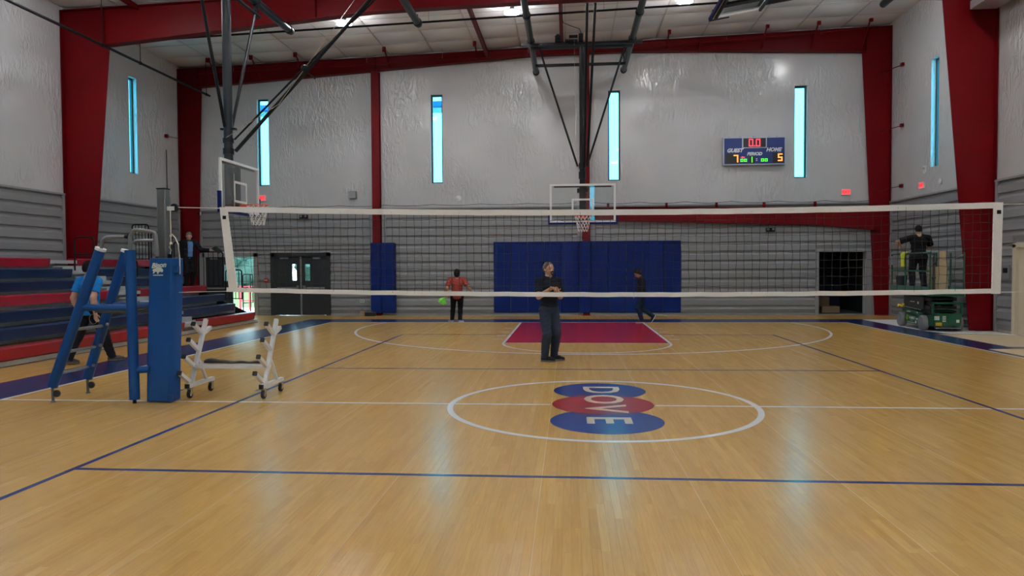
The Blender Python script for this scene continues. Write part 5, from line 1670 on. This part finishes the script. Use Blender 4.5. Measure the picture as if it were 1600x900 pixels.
def person(label, loc, rz, H, skin, hair, shirt, pants, shoe, lean=0.0, twist=0.0, head=(0, 0), wl=(-.16, .06, .47), wr=(.16, .06, .47),
           el=(-.3, -1, 0), er=(.3, -1, 0), al=(-.055, .0, .045), ar=(.055, .0, .045), kl=(0, 1, 0), kr=(0, 1, 0), sleeve=.55, hem=.50, h=.012,
           curl=.5, build=1.0, haircut='short', jacket=None, beard=None, sole=None, cap=None, footyaw=(0, 0), footpitch=(0, 0), collar=None, girth=1.0, drop=0.0):
    """local frame: faces +Y, +X is the person's right as seen from behind. lengths are fractions of H."""
    t = thing('person', label, 'person', loc, rz)
    A = lambda *q: np.array(q, float) * H
    pel = A(0, 0, .525 - drop)
    Rt = rotm('X', -lean) @ rotm('Z', twist)
    up = lambda *q: pel + Rt @ (A(*q) - A(0, 0, .525))
    nk = up(0, -.002, .845)
    Rh = Rt @ rotm('Z', head[1]) @ rotm('X', -head[0])
    hd = lambda *q: nk + Rh @ (A(*q) - A(0, -.002, .845))
    g = build
    body = Field(h)
    # head: cranium, face, jaw, nose, ears, neck
    skull = hd(0, .004, .938)
    parts_head = [(skull, A(.045, .056, .060)), (hd(0, .020, .910), A(.036, .040, .046))]
    for c, r in parts_head:
        body.ell(c, r, Rh, .02)
    body.cone(hd(0, .028, .885), hd(0, .040, .882), .020 * H, .014 * H, .015)
    body.cone(hd(0, .058, .925), hd(0, .068, .908), .006 * H, .009 * H, .008)
    for s in (-1, 1):
        body.ell(hd(s * .046, .0, .922), A(.007, .014, .018), Rh, .006)
        body.cone(hd(s * .012, .056, .936), hd(s * .032, .048, .937), .006 * H, .005 * H, .008)
    body.cone(up(0, -.010, .815), hd(0, -.002, .895), .036 * H * g, .031 * H, .02)
    # trunk
    trunk = [(up(0, -.002, .745), A(.098 * g, .064 * girth, .095)), (up(0, .006, .655), A(.086 * g, .062 * girth, .095)), (up(0, .0, .565), A(.090 * g, .064 * girth, .070)), (pel + A(0, -.006, -.012), A(.088 * g, .066 * girth, .058))]
    for c, r in trunk:
        body.ell(c, r, Rt, .03)
    J = {}
    sh = {}
    for s, w, e in ((-1, wl, el), (1, wr, er)):
        S0 = up(s * .108 * g, -.006, .800)
        tgt = A(*w)
        E, Wp = ik(S0, tgt, .170 * H, .148 * H, e)
        J[s] = (S0, E, Wp)
        body.cone(up(s * .03, -.008, .838), S0, .020 * H * g, .034 * H * g, .03)
        body.cone(S0, E, .034 * H * g, .0255 * H * g, .02)
        m1 = E + (Wp - E) * .3
        body.cone(E, m1, .0255 * H * g, .0265 * H * g, .015)
        body.cone(m1, Wp, .0265 * H * g, .0170 * H, .015)
        # hand: palm, four fingers in two joints, thumb from the side of the palm
        d = (Wp - E); d /= np.linalg.norm(d)
        side = np.cross(d, [0, 0, 1.0]) if abs(d[2]) < .9 else np.array([0, 1.0, 0]) - d * d[1]
        side /= np.linalg.norm(side)
        if abs(d[2]) < .9:
            side = side * (1 if s > 0 else -1)
        nrm = np.cross(d, side)
        pc = Wp + d * .030 * H
        body.cone(Wp, Wp + d * .048 * H, .016 * H, .019 * H, .012)
        for k in range(4):
            o = (k - 1.5) * .0108 * H
            L = (.040, .046, .044, .034)[k] * H
            b0 = Wp + d * .048 * H + side * o
            d1 = d * math.cos(curl) - nrm * math.sin(curl) * (1 if s < 0 else -1)
            b1 = b0 + d1 * L * .55
            d2 = d * math.cos(2 * curl) - nrm * math.sin(2 * curl) * (1 if s < 0 else -1)
            r = max(.0052 * H, h * .80)
            body.cone(b0, b1, r, r * .95, .006).cone(b1, b1 + d2 * L * .5, r * .95, r * .85, .005)
        b0 = Wp + d * .016 * H + side * .017 * H
        b1 = b0 + (d * .6 + side * .7) * .026 * H
        body.cone(b0, b1, max(.0062 * H, h * .85), max(.0056 * H, h * .8), .006).cone(b1, b1 + (d * .9 + side * .2) * .022 * H, max(.0056 * H, h * .8), max(.005 * H, h * .75), .005)
        sh[s] = Wp + d * .065 * H
    K = {}
    for s, a, kn in ((-1, al, kl), (1, ar, kr)):
        Hp = pel + A(s * .052 * g, 0, -.015)
        Kn, An = ik(Hp, A(*a), .245 * H, .238 * H, kn)
        K[s] = (Hp, Kn, An)
        body.cone(Hp, Kn, .052 * H * g, .034 * H, .03)
        c1 = Kn + (An - Kn) * .3 + np.array([0, -.010 * H, 0])
        body.cone(Kn, c1, .034 * H, .034 * H, .02).cone(c1, An, .034 * H, .022 * H, .02)
        fy = footyaw[(s + 1) // 2]; fp = footpitch[(s + 1) // 2]
        R = rotm('Z', fy) @ rotm('X', -fp)
        body.cone(An + R @ A(0, -.012, -.018), An + R @ A(0, .085, -.026), .020 * H, .014 * H, .02)
    body.mesh('body', skin, t)
    # eyes and brows
    for s in (-1, 1):
        c = hd(s * .019, .0545, .926)
        MB().ball(tuple(c), (.0062 * H, .0048 * H, .0042 * H), 8).build('eye', 'eye', t)
        MB().path([tuple(hd(s * .009, .060, .9365)), tuple(hd(s * .020, .0585, .9395)), tuple(hd(s * .032, .051, .937))], .0035 * H, 6).build('eyebrow', hair, t)
    MB().path([tuple(hd(-.014, .0595, .8895)), tuple(hd(0, .0645, .8885)), tuple(hd(.014, .0595, .8895))], .0030 * H, 6).build('mouth', cloth('lip', (.28, .10, .08)), t)
    if beard is not None:
        b = Field(h * .8)
        b.cone(hd(-.020, .058, .893), hd(0, .066, .899), .006 * H, .007 * H, .006).cone(hd(0, .066, .899), hd(.020, .058, .893), .007 * H, .006 * H, .006)
        b.cone(hd(-.018, .058, .890), hd(-.012, .056, .872), .005 * H, .006 * H, .006).cone(hd(.018, .058, .890), hd(.012, .056, .872), .005 * H, .006 * H, .006)
        b.cone(hd(-.010, .054, .868), hd(.010, .054, .868), .008 * H, .008 * H, .006)
        b.mesh('beard', beard, t)
    # hair
    hf = Field(h)
    e = .0055 * H if haircut != 'full' else .012 * H
    hf.ell(hd(0, .0, .940), A(.045, .056, .060) + e, Rh, .02)
    hf.ell(hd(0, -.012, .925), A(.042, .044, .052) + e, Rh, .02)
    if haircut == 'full':
        hf.ell(hd(0, -.022, .905), A(.040, .036, .060) + e, Rh, .02)
    f1 = Rh @ np.array([0, .80, -.60]); hf.cut.append((hd(0, .030, .950), f1))
    f2 = Rh @ np.array([0, .35, -.94]); hf.cut.append((hd(0, -.01, .905 if haircut != 'full' else .865), f2))
    hf.mesh('hair', hair, t)
    if cap is not None:
        cf = Field(h)
        cf.ell(hd(0, .002, .945), A(.050, .062, .062), Rh, .01)
        cf.cut.append((hd(0, 0, .938), Rh @ np.array([0, -.10, -.99])))
        cf.cone(hd(-.022, .060, .940), hd(.022, .060, .940), .008 * H, .008 * H, .01)
        cf.mesh('cap', cap, t)
    # shirt
    def upper(name, m, th, hemz, slv, front_open=False, hwr=.0025):
        c = Field(h); c.wr = hwr
        for ctr, r in trunk:
            c.ell(ctr, r + th, Rt, .03)
        if hemz < .50:
            c.ell(pel + A(0, 0, -.03), A(.094 * g, .070 * girth, .065) + th, Rt, .03)
        for s in (-1, 1):
            S0, E, Wp = J[s]
            c.cone(up(s * .03, -.008, .838), S0, .020 * H * g + th, .035 * H * g + th, .03)
            if slv <= 1:
                q = S0 + (E - S0) * slv
                d = (E - S0) / np.linalg.norm(E - S0)
                c.cone(S0, E, .036 * H * g + th, .034 * H * g + th * 1.6, .02, cut=[(q, d)])
            else:
                d = (Wp - E) / np.linalg.norm(Wp - E)
                c.cone(S0, E, .036 * H * g + th, .028 * H * g + th, .02)
                c.cone(E, Wp, .028 * H * g + th, .022 * H + th, .015, cut=[(Wp - d * .01 * H, d)])
        c.cut.append((up(0, 0, hemz), Rt @ np.array([0, 0, -1.0])))
        c.cut.append((up(0, .035, .842), Rt @ np.array([0, .45, .89])))
        if front_open:
            pass
        return c.mesh(name, m, t)
    upper('shirt', shirt, .010, hem, sleeve)
    if collar is not None:
        cf = Field(h * .8)
        for a in range(10):
            an = 2 * PI * a / 10
            p = up(.040 * math.cos(an), -.004 + .040 * math.sin(an), .852 - .012 * math.sin(an))
            an2 = 2 * PI * (a + 1) / 10
            q = up(.040 * math.cos(an2), -.004 + .040 * math.sin(an2), .852 - .012 * math.sin(an2))
            if a not in (2,):
                cf.cone(p, q, .0085 * H, .0085 * H, .006)
        cf.mesh('collar', collar, t)
    if jacket is not None:
        c = Field(h); c.wr = .003
        for ctr, r in trunk:
            c.ell(ctr, r + .024, Rt, .03)
        c.ell(pel + A(0, 0, -.04), A(.096 * g, .072 * girth, .07) + .02, Rt, .03)
        wcut = up(0, 0, .7)
        for s in (-1, 1):
            S0, E, Wp = J[s]
            c.cone(up(s * .03, -.008, .838), S0, .022 * H * g + .02, .036 * H * g + .02, .03)
            d = (Wp - E) / np.linalg.norm(Wp - E)
            c.cone(S0, E, .038 * H * g + .018, .030 * H * g + .018, .02).cone(E, Wp, .030 * H * g + .018, .024 * H + .014, .015, cut=[(Wp - d * .012 * H, d)])
        c.cut.append((up(0, 0, .455), Rt @ np.array([0, 0, -1.0])))
        c.cut.append((up(0, .02, .85), Rt @ np.array([0, .45, .89])))
        # the open front: remove a vertical wedge at the chest
        c.open = True
        h0 = c.h
        o = c.mesh('jacket', jacket, t)
        me = o.data
        inv = np.linalg.inv(Rt)
        import bmesh
        bm = bmesh.new(); bm.from_mesh(me)
        kill = []
        for f in bm.faces:
            q = inv @ (np.array(f.calc_center_median()) - pel)
            if q[1] > .035 * H and abs(q[0]) < .042 * H + .10 * max(0, (q[2] - .12 * H)) * .3 and q[2] > -.02 * H and q[2] < .30 * H:
                kill.append(f)
        bmesh.ops.delete(bm, geom=kill, context='FACES')
        bm.to_mesh(me); bm.free()
    # trousers
    c = Field(h); c.wr = .003
    th = .011
    c.ell(pel + A(0, -.006, -.012), A(.088 * g, .066 * girth, .062) + th, Rt, .03)
    c.ell(up(0, .0, .555), A(.088 * g, .062 * girth, .05) + th, Rt, .03)
    for s in (-1, 1):
        Hp, Kn, An = K[s]
        c.cone(Hp, Kn, .053 * H * g + th, .040 * H + th, .03)
        d = (An - Kn) / np.linalg.norm(An - Kn)
        c1 = Kn + (An - Kn) * .3 + np.array([0, -.010 * H, 0])
        c.cone(Kn, c1, .040 * H + th, .039 * H + th, .02)
        c.cone(c1, An, .039 * H + th, .031 * H + th, .02, cut=[(An + d * .012 * H, d)])
    c.cut.append((up(0, 0, .575), Rt @ np.array([0, 0, 1.0])))
    c.mesh('trousers', pants, t)
    # shoes
    for s in (-1, 1):
        An = K[s][2]
        R = rotm('Z', footyaw[(s + 1) // 2]) @ rotm('X', -footpitch[(s + 1) // 2])
        F_ = lambda *q: An + R @ A(*q)
        c = Field(min(h, .010))
        c.cone(F_(0, -.014, -.018), F_(0, .050, -.020), .027 * H, .027 * H, .02)
        c.cone(F_(0, .050, -.022), F_(0, .092, -.026), .027 * H, .021 * H, .02)
        c.cone(F_(0, -.004, .0), F_(0, -.004, .014), .027 * H, .028 * H, .02)
        zf = F_(0, 0, -.0435)
        c.cut.append((zf, R @ np.array([0, 0, -1.0])))
        so = c.mesh('shoe', shoe, t)
        if sole is not None:
            c2 = Field(min(h, .010))
            c2.cone(F_(0, -.014, -.030), F_(0, .060, -.030), .029 * H, .029 * H, .02)
            c2.cone(F_(0, .055, -.030), F_(0, .094, -.030), .029 * H, .022 * H, .02)
            c2.cut.append((F_(0, 0, -.0445), R @ np.array([0, 0, -1.0])))
            c2.cut.append((F_(0, 0, -.029), R @ np.array([0, 0, 1.0])))
            c2.mesh('sole', sole, so)
    return t, sh, J

SK1 = mat('light_skin', (.52, .30, .21), .55, var=.08, scale=20)
SK2 = mat('tan_skin', (.42, .22, .13), .55, var=.08, scale=20)
HG = cloth('grey_hair', (.10, .085, .075)); HB = cloth('dark_hair', (.010, .008, .008))
BLK = cloth('black_cotton', (.008, .008, .010)); NVY = cloth('navy_polo', (.007, .009, .016)); WHT = cloth('white_sole', (.55, .55, .55))
DEN = cloth('slate_trousers', (.026, .034, .058)); JEAN = cloth('dark_jeans', (.010, .020, .042)); DKP = cloth('dark_trousers', (.012, .012, .016))
SHB = cloth('black_shoe_leather', (.012, .012, .014), .5); SHG = cloth('grey_trainer', (.30, .30, .32)); PINK = cloth('brick_red_shirt', (.30, .055, .045))
BLUE = cloth('bright_blue_shirt', (.012, .19, .55)); LBL = cloth('light_blue_shirt', (.10, .22, .44)); SHT = cloth('brown_grey_shoe', (.07, .06, .06))

# the man with the phone
t, hands, J = person('man in black polo and slate trousers holding a phone at mid-court', (-.72, 4.05, 0), -2.68, 1.75, SK1, HG, NVY, DEN, SHB,
    head=(-.10, .28), wl=(-.010, .175, .715), wr=(.085, .185, .725), el=(-.55, -.5, -1), er=(.55, -.5, -1), al=(-.060, -.015, .045), ar=(.060, .02, .045),
    sleeve=.72, hem=.50, h=.0088, curl=.75, beard=cloth('dark_moustache', (.05, .035, .028)), footyaw=(.95, .75), girth=1.15, build=1.0, sole=cloth('dark_sole', (.14, .14, .14)), collar=NVY)
o = thing('mobile_phone', 'black mobile phone held up by the man at mid-court', 'phone', (0, 0, 0))
mid = t.matrix_basis @ Vector(((hands[-1] + hands[1]) / 2 + np.array([0, .035, .045])))
o.matrix_basis = Matrix.Translation(mid) @ Matrix.Rotation(-2.68, 4, 'Z') @ Matrix.Rotation(-.5, 4, 'X')
MB().bx(-.078, .078, -.005, .005, -.038, .038).build('phone_case', 'rubber', o, smooth=None, bevel=.004)
MB().bx(-.070, .070, -.0065, -.005, -.034, .034).build('phone_screen', 'sbblack', o, smooth=None)
# the woman walking away
t, hands, J = person('woman in brick red shirt and black leggings carrying green cones', (-3.74, 12.9, 0), .12, 1.60, SK2, HB, PINK, BLK, SHG,
    wl=(-.195, .03, .535), wr=(.275, .03, .575), el=(-.35, -1, 0), er=(.2, -1, -.4), al=(-.10, .085, .045), ar=(.055, -.03, .045), kl=(0, 1, 0), footyaw=(.75, -.6), footpitch=(0, .05),
    sleeve=.8, hem=.435, h=.013, haircut='full', curl=.6, sole=WHT, build=1.16, girth=1.15)
g = t.matrix_basis @ Vector(hands[-1])
o = thing('marker_cone', 'bundle of lime green cones in the left hand of the woman in red', 'cones', (g.x - .06, g.y - .02, g.z - .02))
LIME = cloth('lime_green_plastic', (.22, .72, .10), .5)
for i, (dx, dz, a) in enumerate(((-.16, -.16, .6), (-.09, -.20, .35), (-.02, -.20, .1), (-.13, -.10, .9))):
    v = Vector((dx, .02 * i, dz))
    MB().tube((0, .01 * i, 0), tuple(v), .012, 10, .075).build('cone', LIME, o)
# man in black hoodie, head down, walking left
t, hands, J = person('man in black hooded top and dark jeans walking with head bowed by the key', (1.78, 12.75, 0), PI / 2 + .1, 1.62, SK2, HB, BLK, JEAN, SHB,
    lean=.10, head=(.55, 0), wl=(-.10, .13, .53), wr=(.10, .10, .52), el=(-.3, -1, -.2), er=(.3, -1, -.2), al=(-.05, .02, .045), ar=(.055, -.20, .115), kl=(0, 1, 0),
    footpitch=(0, 1.05), sleeve=2, hem=.47, h=.013, haircut='full', sole=WHT, girth=1.15, drop=.012)
# man in the blue shirt, walking away
t, hands, J = person('man in bright blue T-shirt walking past the referee stand', (-8.86, 3.50, 0), -.30, 1.84, SK1, HB, BLUE, DKP, SHT,
    wl=(-.145, -.01, .492), wr=(.135, -.050, .485), el=(-.2, -1, 0), er=(.25, -1, 0), al=(-.060, -.19, .047), ar=(.075, .17, .045), footpitch=(.10, 0), footyaw=(0, -.5),
    sleeve=.66, hem=.475, h=.012, girth=1.12, build=1.08, drop=.012, sole=cloth('tan_sole', (.16, .13, .11)))
g = t.matrix_basis @ Vector(hands[1])
o = MB().path([(g.x + .075 * math.sin(a) - .03, g.y - .035, g.z + .02 + .085 * math.cos(a)) for a in [2 * PI * i / 20 for i in range(20)]], .004, 6, True).build('cord_loop', cloth('tan_cord', (.30, .22, .14)))
tag(o, 'thin tan cord loop in the hand of the man in blue', 'cord')
# man on the bleachers holding a tablet out
dz = bz(4) - .045
t, hands, J = person('man in dark jacket over blue shirt standing on the bleachers', (-11.90, 12.45, dz), -2.30, 1.70, SK1, HG, LBL, BLK, SHB,
    head=(.45, -.25), lean=.04, wl=(-.335, .12, .665), wr=(.15, .06, .46), el=(-.5, .2, -1), er=(.4, -.9, 0), sleeve=2, hem=.50, h=.012, jacket=BLK, girth=1.1, curl=.4)
g = t.matrix_basis @ Vector(hands[-1])
o = thing('tablet', 'dark tablet held out by the man on the bleachers', 'tablet', (g.x + .10, g.y, g.z))
o.matrix_basis = Matrix.Translation((g.x + .10, g.y - .01, g.z + .01)) @ Matrix.Rotation(.6, 4, 'Y') @ Matrix.Rotation(.5, 4, 'X')
MB().bx(-.14, .14, -.10, .10, -.006, .006).build('tablet_case', 'rubber', o, smooth=None, bevel=.005)
MB().bx(-.125, .125, -.088, .088, .006, .008).build('tablet_screen', 'sbblack', o, smooth=None)
# worker on the lift, back to the camera
t, hands, J = person('worker in black T-shirt and cap working at the wall from the green lift', (8.85, 11.2, LZ + .013), -.18, 1.72, SK1, HB, BLK, DKP, SHB,
    wl=(-.215, .16, .70), wr=(.10, .20, .66), el=(-1, -.2, -.1), er=(.8, -.3, -.5), sleeve=.8, hem=.47, h=.013, cap=HB, build=1.18, girth=1.25, head=(.12, .1), al=(-.085, 0, .045), ar=(.085, 0, .045))
